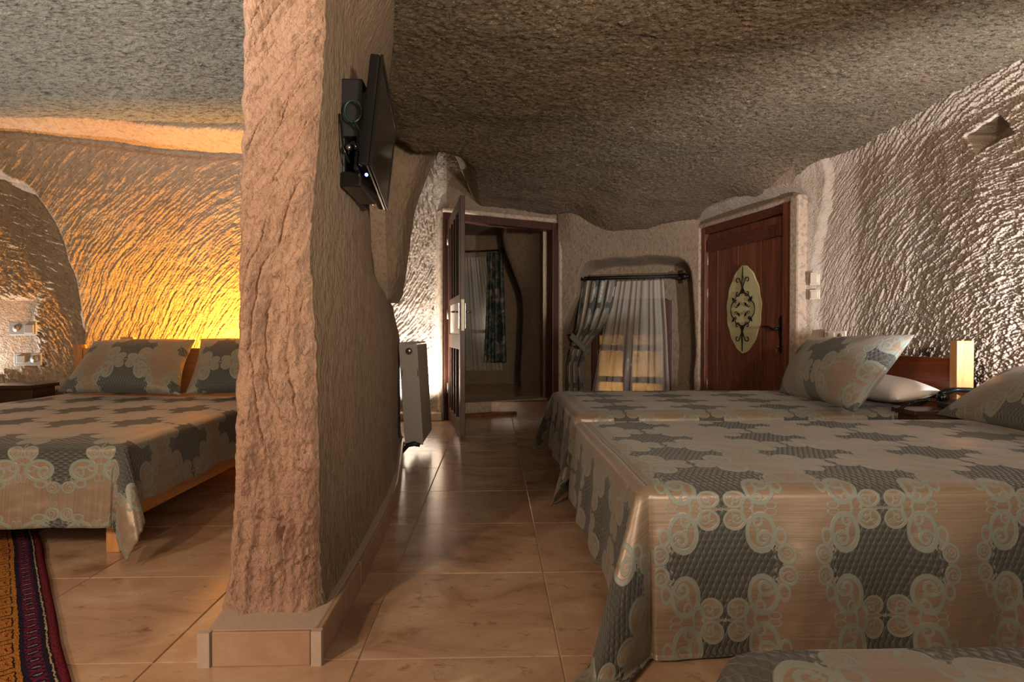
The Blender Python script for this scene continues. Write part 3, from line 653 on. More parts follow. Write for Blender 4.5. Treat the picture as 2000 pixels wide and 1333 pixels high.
for z0 in (.3, 1.1, 1.9):
    q_ = MB(LF); q_.lathe((-.008, -.004, z0), [(.009, 0), (.009, .11)], n=12); q_.build('hinge', 'brushed_steel', d1)
# ---- window niche: window_1
w1 = thing('window_1', tuple(NF((wl+wr)/2, .36, .35)), 'brown wooden window in the curtained niche, yellow light behind its panes', kind='structure')
fz0, fz1 = .15, 1.36
def nbox(name, a, b_, mat='dark_wood', bevel=.004, parent=w1): q_ = MB(NF); q_.box(a, b_); return q_.build(name, mat, parent, bevel=bevel)
wm = NF.pix(1226, 700, .34)[0]
nbox('frame_side', (wl-.03, .30, fz0), (wl+.04, .42, fz1)); nbox('frame_side', (wr-.06, .27, fz0), (wr+.03, .42, fz1-.02)); nbox('frame_top', (wl, .31, fz1-.07), (wr-.02, .42, fz1)); nbox('frame_bottom', (wl, .31, fz0), (wr, .42, fz0+.07))
nbox('stile', (wm-.05, .30, fz0+.07), (wm+.05, .40, fz1-.07))
for (za_, zb_) in ((.80, .87), (.45, .51)):
    zc_ = NF.pix(1260, 680 if za_ == .80 else 743, .34)[2]
    nbox('glazing_bar', (wl+.04, .33, zc_-.035), (wm-.05, .38, zc_+.035)); nbox('glazing_bar', (wm+.05, .33, zc_-.035), (wr-.06, .38, zc_+.035))
nbox('pane', (wl+.04, .352, fz0+.07), (wm-.05, .358, fz1-.07), 'glass', 0); nbox('pane', (wm+.05, .352, fz0+.07), (wr-.06, .358, fz1-.07), 'glass', 0)
zp_ = NF.pix(1230, 655, .34)[2]
nbox('upper_pane_shade', (wl+.04, .345, zp_), (wm-.05, .375, fz1-.07), 'dark_wood', .003); nbox('upper_pane_shade', (wm+.05, .345, zp_), (wr-.06, .375, fz1-.07), 'dark_wood', .003)  # dark sheets standing in for the shade behind the upper panes
hb = nbox('handle_plate', (wm-.015, .288, NF.pix(1224, 725, .3)[2]), (wm+.015, .30, NF.pix(1224, 700, .3)[2]), 'chrome', .002)
hz = NF.pix(1224, 712, .3)[2]; q_ = MB(NF); q_.tube([(wm, .30, hz), (wm, .25, hz), (wm+.02, .245, hz), (wm+.10, .245, hz)], .008, 10); q_.build('window_handle', 'chrome', hb)
# outside: lit stone wall behind
ow = NF(.2, 1.35, 0); oe = NF(1.9, 1.35, 0)
wall('wall_outside', [(NF(-.9, 1.5, 0).x, NF(-.9, 1.5, 0).y), (NF(2.6, 1.5, 0).x, NF(2.6, 1.5, 0).y)], axes([(0, 3.5, .04)]), axes([(0, 2.4, .04)]), lambda s, z, x, y: .02*fbm(s*6, z*6, 0, 3, 120), 'outside', 0, label='stone wall outside the window lit yellow')
# ---- curtains
def curtain(name, fr, rows, n, amp, mat, parent, nu=160, phase=0., uvs=(1, 1), solid=0):
    zr = [r[0] for r in rows]; z = np.linspace(zr[0], zr[-1], 90) if zr[0] < zr[-1] else np.linspace(zr[-1], zr[0], 90)
    rows = sorted(rows); zr = [r[0] for r in rows]
    Lf, Rt, Am = np.interp(z, zr, [r[1] for r in rows]), np.interp(z, zr, [r[2] for r in rows]), np.interp(z, zr, [r[3] for r in rows])
    u = np.linspace(0, 1, nu); U, I = np.meshgrid(u, np.arange(90), indexing='ij'); Zs = z[I]
    un = U + .02*np.sin(U*23+1)
    fo = np.sin(2*math.pi*n*un+phase+.8*pn(U*3, Zs*1.3, 0, 130)) ; fo = np.sign(fo)*np.abs(fo)**.8
    s = Lf[I]*(1-U)+Rt[I]*U + .25*amp*np.cos(2*math.pi*n*un*1+phase)
    t = rows[0][4] + amp*Am[I]*fo + .25*amp*pn(U*8, Zs*4, 0, 131)
    zz_ = Zs.copy(); zz_ += np.where(I == 89, .004*fo, 0)
    ex, nn, o_ = np.array(fr.ex), np.array(fr.n), np.array(fr.o)
    P = o_[None, None]+s[..., None]*ex+t[..., None]*nn+zz_[..., None]*np.array([0, 0, 1.])
    uv = np.stack([U*uvs[0], Zs*uvs[1]], -1)
    return grid(name, P, mat, parent, uv=uv, solid=solid)
zt = NF.pix(1240, 556, .1)[2]
px = lambda x_, y_, t_=.1: NF.pix(x_, y_, t_)
ct = thing('tied_curtain', tuple(NF(px(1150, 700)[0], .08, .45)), 'damask curtain gathered and tied back at the left of the window niche', 'curtain')
curtain('upper_drape', NF, [(px(0, 548)[2] if 0 else px(1170, 548)[2], px(1137, 550)[0], px(1207, 550)[0], 1, .08), (px(1170, 600)[2], px(1130, 600)[0], px(1197, 600)[0], 1, .08), (px(1150, 640)[2], px(1125, 640)[0], px(1180, 640)[0], .9, .08), (px(1130, 676)[2], px(1115, 676)[0], px(1150, 676)[0], .5, .08)], 4.5, .035, 'damask', ct, uvs=(1.0, 1.0), solid=.003)
curtain('lower_drape', NF, [(px(1130, 682)[2], px(1114, 682)[0], px(1150, 682)[0], .5, .08), (px(1130, 715)[2], px(1106, 715)[0], px(1140, 715)[0], 1, .08), (px(1130, 760)[2], px(1106, 760)[0], px(1141, 760)[0], 1, .08), (.17, px(1106, 760)[0], px(1143, 760)[0], 1, .08)], 3.5, .03, 'damask', ct, uvs=(.7, 1.0), solid=.003)
q_ = MB(NF); a_, c_ = px(1112, 660, .05), px(1142, 690, .05)
q_.prism([(a_[0], .03, a_[2]), (c_[0], .03, c_[2]), (c_[0]+.03, .03, c_[2]+.07), (a_[0]+.035, .03, a_[2]+.06)], (0, .09, 0)); q_.build('tie_band', 'damask', ct, bevel=.012)
q_ = MB(NF); a_ = px(1121, 655, .1); q_.lathe((a_[0], .1, a_[2]), [(.02, -.03), (.03, -.01), (.03, .01), (.015, .03)], (0, 1, 0), 12); q_.tube([(a_[0]-.09, .12, a_[2]), (a_[0], .1, a_[2]+.01)], .008); q_.build('tie_hook', 'iron', ct)
o = curtain('sheer_curtain', NF, [(px(1240, 549, .14)[2], px(1196, 556, .14)[0], px(1296, 556, .14)[0], 1, .14), (px(1240, 640, .14)[2], px(1178, 640, .14)[0], px(1302, 640, .14)[0], 1, .14), (px(1240, 770, .14)[2], px(1155, 770, .14)[0], px(1308, 770, .14)[0], 1, .14), (.17, px(1146, 770, .14)[0], px(1309, 770, .14)[0], 1, .14)], 9, .026, 'sheer', None, nu=260)
tag(o, 'white sheer curtain hanging in the window niche beside the tied damask curtain', 'curtain')
q_r = thing('curtain_rod', tuple(NF(px(1235, 545)[0], .1, px(1235, 545)[2])), 'black iron double curtain rod spanning the window niche', 'curtain rod')
a0, a1 = px(1136, 546), px(1332, 542); q_ = MB(NF); q_.tube([(a0[0], .10, a0[2]), (a1[0], .10, a1[2]+.0)], .010, 10); q_.build('rod', 'iron', q_r)
q_ = MB(NF); q_.tube([(a0[0], .17, a0[2]+.03), (a1[0], .17, a1[2]+.04)], .008, 10); q_.build('rod', 'iron', q_r)
for a_, sg in ((a0, -1), (a1, 1)):
    q_ = MB(NF); q_.lathe((a_[0]-sg*.01, .10, a_[2]+.01), [(.012, 0), (.035, .02), (.040, .04), (.028, .06), (.012, .075), (.018, .085), (.004, .10)], (sg, 0, 0), 14); q_.build('finial', 'iron', q_r)
    q_ = MB(NF); q_.box((a_[0]-sg*.03-.012, .09, a_[2]-.02), (a_[0]-sg*.03+.012, .30, a_[2]+.0)); q_.box((a_[0]-sg*.03-.02, .28, a_[2]-.05), (a_[0]-sg*.03+.02, .31, a_[2]+.10)); q_.build('bracket', 'iron', q_r, bevel=.003)
for k_ in range(15):
    xp = 1142+k_*5.2 if k_ < 9 else [1211, 1234, 1246, 1259, 1276, 1291][k_-9]
    a_ = px(xp, 549); lp_ = [(a_[0]+.004*math.sin(k_*3), .10+.017*math.cos(t_), a1[2]*0+a0[2]+(a1[2]-a0[2])*(a_[0]-a0[0])/(a1[0]-a0[0])-.008+.019*math.sin(t_)) for t_ in np.linspace(0, 2*math.pi, 13)]
    q_ = MB(NF); q_.tube(lp_, .0028, 5); q_.build('ring', 'iron', q_r)
# bathroom window curtains
GF = frame((-1.4, 8.93, 0), (1, 0)); gp = lambda x_, y_: GF.pix(x_, y_)
w2 = thing('window_2', tuple(GF(.8, .1, .5)), 'bathroom window behind the curtains', kind='structure')
q_ = MB(GF); x0, x1 = gp(880, 600)[0]-.1, gp(960, 600)[0]
for a, b_ in (((x0, .02, .55), (x0+.06, .10, 1.95)), ((x1-.06, .02, .55), (x1, .10, 1.95)), ((x0+.06, .02, 1.89), (x1-.06, .10, 1.95)), ((x0+.06, .02, .55), (x1-.06, .10, .61)), ((x0+.06, .02, .95), (x1-.06, .10, 1.0))):
    q_ = MB(GF); q_.box(a, b_); q_.build('frame_bar', 'dark_wood', w2, bevel=.004)
q_ = MB(GF); q_.box((x0+.05, .05, .6), (x1-.05, .056, 1.9)); q_.build('pane', 'screen', w2)
o = curtain('sheer_curtain', GF, [(gp(900, 724)[2], gp(880, 724)[0], gp(982, 724)[0], 1, -.02), (gp(900, 503)[2], gp(885, 503)[0], gp(948, 503)[0], 1, -.02)], 8, .025, 'sheer', None)
tag(o, 'white sheer curtain hanging in the bathroom beyond the open door', 'curtain')
o = curtain('patterned_curtain', GF, [(gp(960, 708)[2], gp(945, 708)[0], gp(988, 708)[0], 1, -.10), (gp(960, 495)[2], gp(953, 495)[0], gp(981, 495)[0], 1, -.10)], 3, .035, 'leaf_curtain', None, solid=.004)
tag(o, 'dark green and beige curtain hanging in the bathroom beyond the open door', 'curtain')
q_r = thing('curtain_rod', tuple(GF(gp(940, 492)[0], -.07, gp(940, 492)[2])), 'black iron curtain rod in the bathroom', 'curtain rod')
a0, a1 = gp(870, 495), gp(980, 490); q_ = MB(GF); q_.tube([(a0[0], -.07, a0[2]), (a1[0], -.07, a1[2])], .012); q_.build('rod', 'iron', q_r)
q_ = MB(GF); q_.lathe((a1[0], -.07, a1[2]), [(.012, 0), (.04, .02), (.045, .05), (.02, .08), (.006, .11)], (1, 0, .3), 12); q_.box((a1[0]-.04, -.09, a1[2]-.03), (a1[0]-.01, .1, a1[2]+.03)); q_.build('finial', 'iron', q_r)
# ---- entrance door : door_2
EF = frame(DL, (DR-DL).xy); EW = (DR-DL).length; EZ = 2.10
d2 = thing('door_2', tuple(EF(0, .1, 0)), 'reddish plank entrance door with an oval wrought iron window and black handle', kind='structure')
def ebox(name, a, b_, mat='door_wood', bevel=.004, parent=d2): q_ = MB(EF); q_.box(a, b_); return q_.build(name, mat, parent, bevel=bevel)
jl, jr = .07, .115
ebox('jamb', (.0, -.0, 0), (jl, .16, EZ), bevel=.006); ebox('jamb', (EW-jr, -.01, 0), (EW, .16, EZ), bevel=.006); ebox('lintel', (jl, 0, EZ-.075), (EW-jr, .16, EZ), 'door_rail_wood', .006)
np_ = 7; pw = (EW-jl-jr)/np_
for k_ in range(np_):
    ebox('plank', (jl+k_*pw+.001, .045+.002*(k_ % 2), .02), (jl+(k_+1)*pw-.001, .09, EZ-.08), bevel=.004)
cr = EF.pix(1455, 465, .02)[2]
ebox('cross_rail', (jl+.015, .012, cr-.06), (EW-jr-.03, .044, cr+.06), 'door_rail_wood', .006)
ebox('block', (EW-jr-.10, .000, cr-.055), (EW-jr-.04, .012, cr+.055), 'door_rail_wood', .004)
# oval glass
oc = EF.pix(1454, 604, .045); otop = EF.pix(1450, 519, .045)[2]; obot = EF.pix(1457, 691, .045)[2]; ol, orr = EF.pix(1421, 604, .045)[0], EF.pix(1488, 604, .045)[0]
hh, hwid, oz, ox = (otop-obot)/2, (orr-ol)/2, (otop+obot)/2, (ol+orr)/2
pts = []
for k_ in range(96):
    a = 2*math.pi*k_/96; c_, s_ = math.cos(a), math.sin(a)
    zq = s_; xq = math.copysign(abs(c_)**1.15, c_)*(1-.10*abs(s_)**3); wv = 1+.022*math.sin(k_*2*math.pi/6.4)
    pts.append((ox+hwid*xq*wv, .035, oz+hh*zq*(1+.006*math.sin(k_))))
gm = Mat('oval_glass', .3); gm.color(gm.mix(gm.noise(gm.pos(), 6, 3), (.46, .40, .20), (.60, .54, .30))); M['oval_glass'] = gm.m
q_ = MB(EF); q_.prism(pts, (0, .012, 0)); og = q_.build('oval_window', 'oval_glass', d2, bevel=.003)
def curl(cx, cz, r, a0, a1, r1=.2, n=26): return [(cx+(r*(1-t)+r*r1*t)*math.cos(a0+(a1-a0)*t), .026, cz+(r*(1-t)+r*r1*t)*math.sin(a0+(a1-a0)*t)) for t in np.linspace(0, 1, n)]
def sc(lst): return [(ox+x_*hwid, .026, oz+z_*hh) for x_, z_ in lst]
q_ = MB(EF)
q_.tube(sc([(0, .97), (0, .36)]), .006, 6, [.6, 1.8]); q_.tube(sc([(0, -.95), (0, -.36)]), .006, 6, [.6, 1.8])
ring = [(.42*math.cos(a)*1.0, .20+.13*math.sin(a)+.04) for a in np.linspace(-.3, math.pi+.3, 22)]; q_.tube(sc(ring), .0045, 6); q_.tube(sc([(x_, -z_) for x_, z_ in ring]), .0045, 6)
for sx_ in (-1, 1):
    q_.tube(sc([(sx_*(.38+.32*math.cos(a)), .21*math.sin(a)) for a in np.linspace(-1.5, 1.5, 20)]), .005, 6)
    for sz_ in (-1, 1):
        for cz_, dr in ((.66, 1), (.36, -1)):
            cxx, czz = ox+sx_*.28*hwid, oz+sz_*cz_*hh; rr_ = .032
            aa = np.linspace(0, 1.6*math.pi, 26)
            q_.tube([(cxx+sx_*(-rr_*(1-.6*a/5)*math.cos(a)), .026, czz+sz_*dr*rr_*(1-.6*a/5)*math.sin(a)) for a in aa], .0045, 6)
            q_.tube([(cxx-sx_*rr_, .026, czz), (ox, .026, oz+sz_*.50*hh)], .004, 6)
        for fx_, fz_ in ((.40, .20), (.34, .08)):
            cxx, czz = ox+sx_*fx_*hwid, oz+sz_*fz_*hh; aa = np.linspace(0, 1.5*math.pi, 18)
            q_.tube([(cxx+sx_*.018*(1-.1*a)*math.cos(a), .026, czz-sz_*.018*(1-.1*a)*math.sin(a)) for a in aa], .004, 5)
        lx, lz, an_ = ox+sx_*.50*hwid, oz+sz_*.24*hh, .8
        for (lx, lz, an_) in ((ox+sx_*.52*hwid, oz+sz_*.235*hh, .8), (ox+sx_*.2*hwid, oz+sz_*.115*hh, -.8)):
            dx_, dz_ = math.cos(an_)*sx_, math.sin(an_)*sz_
            q_.add([(lx-dx_*.03, .020, lz-dz_*.03), (lx-dz_*.016, .024, lz+dx_*.016), (lx+dx_*.034, .020, lz+dz_*.034), (lx+dz_*.016, .024, lz-dx_*.016), (lx, .016, lz), (lx, .03, lz)], [(0, 1, 4), (1, 2, 4), (2, 3, 4), (3, 0, 4), (1, 0, 5), (2, 1, 5), (3, 2, 5), (0, 3, 5)])
q_.build('iron_scrollwork', 'iron', og)
# handle
hp_ = EF.pix(1528, 650, .045); hx = hp_[0]
zt_, zb_ = EF.pix(1528, 617, .045)[2], EF.pix(1528, 690, .045)[2]
q_ = MB(EF); prof = [(a_*1.35, t_) for a_, t_ in [(.018, 0), (.03, .1), (.024, .2), (.017, .32), (.026, .45), (.030, .55), (.02, .68), (.028, .82), (.026, .92), (.012, 1)]]
q_.prism([(hx-a, .034, zb_+(zt_-zb_)*t) for a, t in prof]+[(hx+a, .034, zb_+(zt_-zb_)*t) for a, t in prof[::-1]], (0, .011, 0)); hpl = q_.build('handle_plate', 'iron', d2, bevel=.004)
hz = EF.pix(1520, 640, .0)[2]; q_ = MB(EF); q_.tube([(hx, .035, hz-.01), (hx, -.02, hz-.012), (hx-.03, -.035, hz-.02), (hx-.07, -.035, hz), (hx-.11, -.035, hz+.012), (hx-.17, -.035, hz+.013)], .010, 10, [1.3, 1.2, 1.3, 1, .8, .6]); q_.build('door_handle', 'iron', hpl)
q_ = MB(EF); q_.tube([(hx-.004, .03, zb_+.06), (hx-.004, .0, zb_+.06)], .008, 8); q_.tube([(hx-.02, .0, zb_+.04), (hx-.02, .0, zb_-.03)], .003, 6); q_.build('key', 'chrome', d2)
for yy_ in (510, 573, 750):
    z_ = EF.pix(1376, yy_, .0)[2]; q_ = MB(EF); q_.lathe((jl+.002, .036, z_-.05), [(.007, 0), (.007, .10)], n=10); q_.build('hinge', 'brushed_steel', d2)
b = MB(EF); b.box((-.05, -.03, 0), (-.001, .1, EZ+.04)); b.box((-.05, -.03, EZ+.001), (EW+.06, .12, EZ+.05)); b.box((EW+.001, -.045, 0), (EW+.11, .1, EZ+.04)); tag(b.build('trim_4', 'plaster', None, bevel=.02), 'smooth plaster edging around the entrance door', kind='structure')
# ================================================================ THINGS
# ---- cloth cover
def cover(name, x0, x1, y0, y1, z, dr, parent=None, uvo=(0, 0), swap=False, seed=0, d=.011, ripple=.022, tail=.25, r=.045, label=None, cat=None, corner_n=2.0):
    dl, dR, dn, df = dr          # drops: -x, +x, -y, +y
    a = np.arange(x0-dl, x1+dR+d/2, d); b = np.arange(y0-dn, y1+df+d/2, d); A, B = np.meshgrid(a, b, indexing='ij')
    ex = np.where(A < x0+r*.0, A-x0, np.where(A > x1, A-x1, 0)); ey = np.where(B < y0, B-y0, np.where(B > y1, B-y1, 0))
    bx, by = np.clip(A, x0, x1), np.clip(B, y0, y1); rho = np.hypot(ex, ey); ux, uy = ex/(rho+1e-9), ey/(rho+1e-9)
    corner = np.minimum(np.abs(ex), np.abs(ey))/(rho+1e-9)*1.0; phi = np.arctan2(np.abs(ey), np.abs(ex))
    q = math.pi*r/2; t = np.clip(rho, 0, q)/r
    out = r*np.sin(t); down = r*(1-np.cos(t)); ex2 = np.clip(rho-q, 0, 9); out += .10*ex2; down += ex2*.992
    hang = sstep(.03, .35, rho)
    per = (A*np.abs(uy)+B*np.abs(ux))
    rip = np.sin(per*15 + 2.5*pn(per*2, 0, 0, seed+1)) * .5 + pn(per*6, down*1.5, 0, seed+2)
    cw = sstep(0, .6, corner)
    out += hang*ripple*rip*(1-cw)
    out += cw*(rho*.20*np.cos((phi/(math.pi/2)-.5)*math.pi)**2 + rho*.16*np.sin(phi*2*corner_n+seed)) 
    zmax = z-.012; over = np.clip(down-zmax, 0, 9); down = np.minimum(down, zmax); out = out + over*.75; lift = .02*np.abs(pn(A*12, B*12, 0, seed+3))*np.clip(over*20, 0, 1)
    top = (rho < 1e-6)
    X = bx-r*0+ux*out; Y = by+uy*out; Z = z-down+lift
    Z += np.where(rho < .05, .006*pn(A*2.2, B*2.6, 0, seed+4)+.004*np.abs(pn(A*5+B*2, B*6, 0, seed+5)), 0)*1.0
    dist = np.minimum(np.minimum(A-x0, x1-A), np.minimum(B-y0, y1-B)); Z -= .012*sstep(.07, 0, dist)*(rho < 1e-6) + .012*(rho > 0)*sstep(.05, 0, down)
    wr_ = hang*(.010*pn(A*7+B*3, B*7-A*3, down*5, seed+6) + .022*np.abs(pn(per*4.5+down*1.5, down*1.2, 0, seed+7)) + .004*pn(A*26, B*26, down*20, seed+8)); X += ux*wr_; Y += uy*wr_
    uv = np.stack([(B-uvo[1]) if swap else (A-uvo[0]), (A-uvo[0]) if swap else (B-uvo[1])], -1)
    return tag(grid(name, np.stack([X, Y, Z], -1), 'damask', parent, uv=uv, solid=.004), label, cat)
def bed(name, x0, x1, y0, y1, zt, headside, label, wooddir, leg_h=.19, rail=(.12, .20), mats=('pine_x', 'pine_y', 'pine_z'), inset=(0, 0), head=None):
    t = thing(name, ((x0+x1)/2, (y0+y1)/2, 0), label, 'bed')
    mx, my, mz = mats
    b = MB(); b.box((x0+.03, y0+.03, rail[0]+.02), (x1-.03, y1-.03, rail[1]+.02)); b.build('slat_base', mx, t)
    b = MB(); b.box((x0+.012, y0+.012, rail[1]+.022), (x1-.012, y1-.012, zt-.012)); b.build('mattress', 'linen', t, bevel=.04, seg=4)
    for yy_ in (y0, y1-.025): b = MB(); b.box((x0+.06, yy_, rail[0]), (x1-.06, yy_+.025, rail[1])); b.build('side_rail', mx, t, bevel=.003)
    for xx_ in (x0, x1-.025): b = MB(); b.box((xx_, y0+.06, rail[0]), (xx_+.025, y1-.06, rail[1])); b.build('side_rail', my, t, bevel=.003)
    for xx_ in (x0, x1-.06):
        for yy_ in (y0, y1-.06):
            b = MB(); b.box((xx_, yy_, 0), (xx_+.06, yy_+.06, rail[1]+.02)); b.build('leg', mz, t, bevel=.004)
    return t
ZB = .50
bA = bed('single_bed', .49, 2.66, 1.745, 2.91, ZB-.01, 'x', 'near bed of the right room under a damask spread reaching the floor', 0, mats=('mahogany', 'mahogany', 'mahogany'))
cover('bedspread', .47, 2.62, 1.72, 2.935, ZB, (.44, .02, .525, .10), uvo=(.676, 1.72-.262), seed=11, label='beige and slate damask bedspread hanging to the floor on the nearest full bed', cat='bedspread')
bB = bed('single_bed', .52, 2.60, 3.28, 4.44, ZB-.01, 'x', 'far bed of the right room with a reddish brown headboard and a white pillow', 0, mats=('mahogany', 'mahogany', 'mahogany'))
cover('bedspread', .50, 2.56, 3.255, 4.46, ZB, (.44, .02, .33, .35), uvo=(.75, 3.10), seed=23, d=.012, label='damask bedspread on the far bed below the entrance door', cat='bedspread')
# headboard of bed B
for y0_ in (3.20, 4.42):
    b = MB(); b.box((2.665, y0_, 0), (2.765, y0_+.055, .905)); b.build('headboard_post', 'pine_z', bB, bevel=.003)
b = MB(); b.box((2.69, 3.255, .30), (2.72, 4.42, .80)); b.build('headboard_panel', 'mahogany', bB, bevel=.003)
for y0_ in (1.74, 2.90):
    b = MB(); b.box((2.71, y0_, 0), (2.80, y0_+.05, .66)); b.build('headboard_post', 'pine_z', bA, bevel=.003)
b = MB(); b.box((2.73, 1.79, .30), (2.76, 2.90, .60)); b.build('headboard_panel', 'mahogany', bA, bevel=.003)
# bed D at the bottom right corner of the picture
bD = bed('single_bed', .44, 2.5, -.35, .77, ZB-.02, 'x', 'bed whose edge shows at the bottom right of the picture, nearest to the viewer', 0, mats=('mahogany', 'mahogany', 'mahogany'))
cover('bedspread', .42, 2.5, -.36, .80, ZB-.005, (.40, .02, .3, .36), uvo=(.30, .50), seed=31, r=.06, label='edge of a damask bedspread at the bottom right corner of the picture', cat='bedspread')
# left bed
bC = bed('double_bed', -3.22, -1.62, 2.50, 4.56, ZB-.012, 'y', 'wide pine bed with damask spread in the left room', 1, rail=(.12, .20))
cover('bedspread', -3.24, -1.605, 2.48, 4.55, ZB-.002, (.30, .31, .385, .02), uvo=(-2.45, 2.94), swap=True, seed=44, d=.011, corner_n=1.6, label='damask bedspread on the wide bed of the left room', cat='bedspread')
for x0_ in (-3.30, -1.66):
    b = MB(); b.box((x0_, 4.57, 0), (x0_+.06, 4.63, .86)); b.build('headboard_post', 'pine_z', bC, bevel=.003)
b = MB(); b.box((-3.24, 4.585, .35), (-1.66, 4.61, .83)); b.build('headboard_panel', 'pine_x', bC, bevel=.003)
p0 = atY(250, 661, 4.60); b = MB(); b.box((p0.x-.05, 4.58, .83), (p0.x+.05, 4.62, p0.z+.01)); b.build('headboard_crest', 'pine_x', bC, bevel=.003)
# ---- pillows
def pillow(name, BL, BR, TR, TL, th, mat, label, uvo=(0, 0), n=70, seed=0, puff=.5, sagz=0.0, cin=.085, uvrot=False):
    BL, BR, TR, TL = [np.array(p, float) for p in (BL, BR, TR, TL)]
    u = np.sin(np.linspace(-math.pi/2, math.pi/2, n)); U, W_ = np.meshgrid(u, u, indexing='ij')
    pu = U*(1-cin*(1-W_**2)); 
    pu = U*(1-cin*np.cos(W_*math.pi/2)); pw_ = W_*(1-cin*np.cos(U*math.pi/2))
    s, t = (pu+1)/2, (pw_+1)/2
    base = ((1-s)*(1-t))[..., None]*BL+(s*(1-t))[..., None]*BR+(s*t)[..., None]*TR+((1-s)*t)[..., None]*TL
    nrm = np.cross(BR-BL, TL-BL); nrm /= np.linalg.norm(nrm)
    prof = ((1-U**2)*(1-W_**2)).clip(0)**puff
    wr_ = .09*pn(U*2.5, W_*2.5, 0, seed)*prof + .07*np.abs(pn(U*7, W_*2.2, 0, seed+1))*(1-prof)*np.minimum(1, prof*4)
    hF = th*(prof*(.56)+wr_*.35); hB = -th*(prof*.44)
    Lw, Lh = np.linalg.norm(BR-BL), np.linalg.norm(TL-BL)
    F_ = base+nrm*hF[..., None]; Bk = base+nrm*hB[..., None]
    F_[..., 2] -= sagz*(1-t)*prof*0
    P = np.concatenate([F_, Bk[::-1]], 0)
    uv1 = np.stack([pu*Lw/2-uvo[0], pw_*Lh/2-uvo[1]], -1); 
    if uvrot: uv1 = uv1[..., ::-1]
    uv = np.concatenate([uv1, uv1[::-1]], 0)
    return P, uv, mat, name, label
def mkpillow(*a, cat='pillow', group=None, **k):
    P, uv, mat, name, label = pillow(*a, **k)
    o = grid(name, P, mat, uv=uv); return tag(o, label, cat, group)
mkpillow('cushion', (2.03, 3.30, .51), (2.10, 4.16, .51), (2.33, 4.12, .92), (2.43, 3.28, .935), .17, 'damask_pillow', 'damask cushion leaning on the white pillow on the far right bed', uvo=(.0, .05), seed=201) if False else None
mkpillow('cushion', atZ(1522, 768, .53), atZ(1668, 806, .53), atY(1787, 654, 3.32), atY(1578, 664, 4.05), .29, 'damask_pillow', 'damask cushion leaning on the white pillow on the far right bed', uvo=(.06, .06), seed=201)
mkpillow('pillow', (2.36, 3.26, .56), (2.66, 3.30, .60), (2.66, 4.0, .60), (2.30, 4.0, .60), .17, 'linen', 'plain white pillow lying by the headboard of the far right bed', seed=211, puff=.42)
mkpillow('cushion', (2.36, 2.97, .515), (2.30, 2.22, .515), (2.64, 2.20, .80), (2.69, 2.86, .775), .17, 'damask_pillow', 'damask cushion cut by the right edge of the picture, on the near bed', uvo=(.1, .1), seed=221)
mkpillow('cushion', atY(112, 766, 4.02), atY(352, 772, 3.98), atY(382, 664, 4.42), atY(184, 667, 4.42), .23, 'damask_pillow', 'full damask cushion at the left against the headboard of the left bed', uvo=(.03, .10), seed=231)
mkpillow('cushion', atY(362, 770, 3.98), atY(548, 770, 3.95), atY(556, 662, 4.42), atY(392, 662, 4.40), .21, 'damask_pillow', 'damask cushion of the left bed half hidden by the rock pillar', uvo=(-.08, .08), seed=241)
# ---- nightstands
n1 = thing('nightstand', (2.49, 3.09, 0), 'dark nightstand between the two right beds carrying the telephone', 'nightstand')
b = MB(); b.box((2.26, 2.99, .505), (2.79, 3.175, .53)); b.build('top', 'walnut', n1, bevel=.003)
b = MB(); b.box((2.29, 3.0, .12), (2.70, 3.16, .504)); b.build('body', 'walnut', n1, bevel=.003)
b = MB(); b.box((2.282, 3.01, .33), (2.289, 3.15, .49)); dw = b.build('drawer', 'walnut', n1, bevel=.002)
b = MB(); b.lathe((2.282, 3.09, .41), [(.006, 0), (.012, .012), (.008, .02)], (-1, 0, 0), 12); b.build('knob', 'chrome', dw)
for x_ in (2.30, 2.66):
    for y_ in (3.005, 3.145): b = MB(); b.box((x_, y_, 0), (x_+.03, y_+.03, .12)); b.build('leg', 'walnut', n1)
n2 = thing('nightstand', (-3.56, 4.36, 0), 'dark nightstand with a thin overhanging top left of the wide bed', 'nightstand')
b = MB(); b.box((-3.74, 4.22, .545), (-3.36, 4.50, .570)); b.build('top', 'walnut', n2, bevel=.003)
b = MB(); b.box((-3.62, 4.26, .1), (-3.38, 4.48, .544)); b.build('body', 'walnut', n2, bevel=.003)
b = MB(); b.box((-3.61, 4.252, .36), (-3.37, 4.259, .53)); dw = b.build('drawer', 'walnut', n2, bevel=.002)
b = MB(); b.lathe((-3.5, 4.252, .44), [(.006, 0), (.012, .012), (.008, .02)], (0, -1, 0), 12); b.build('knob', 'chrome', dw)
for x_ in (-3.61, -3.40):
    for y_ in (4.27, 4.44): b = MB(); b.box((x_, y_, 0), (x_+.03, y_+.03, .1)); b.build('leg', 'walnut', n2)
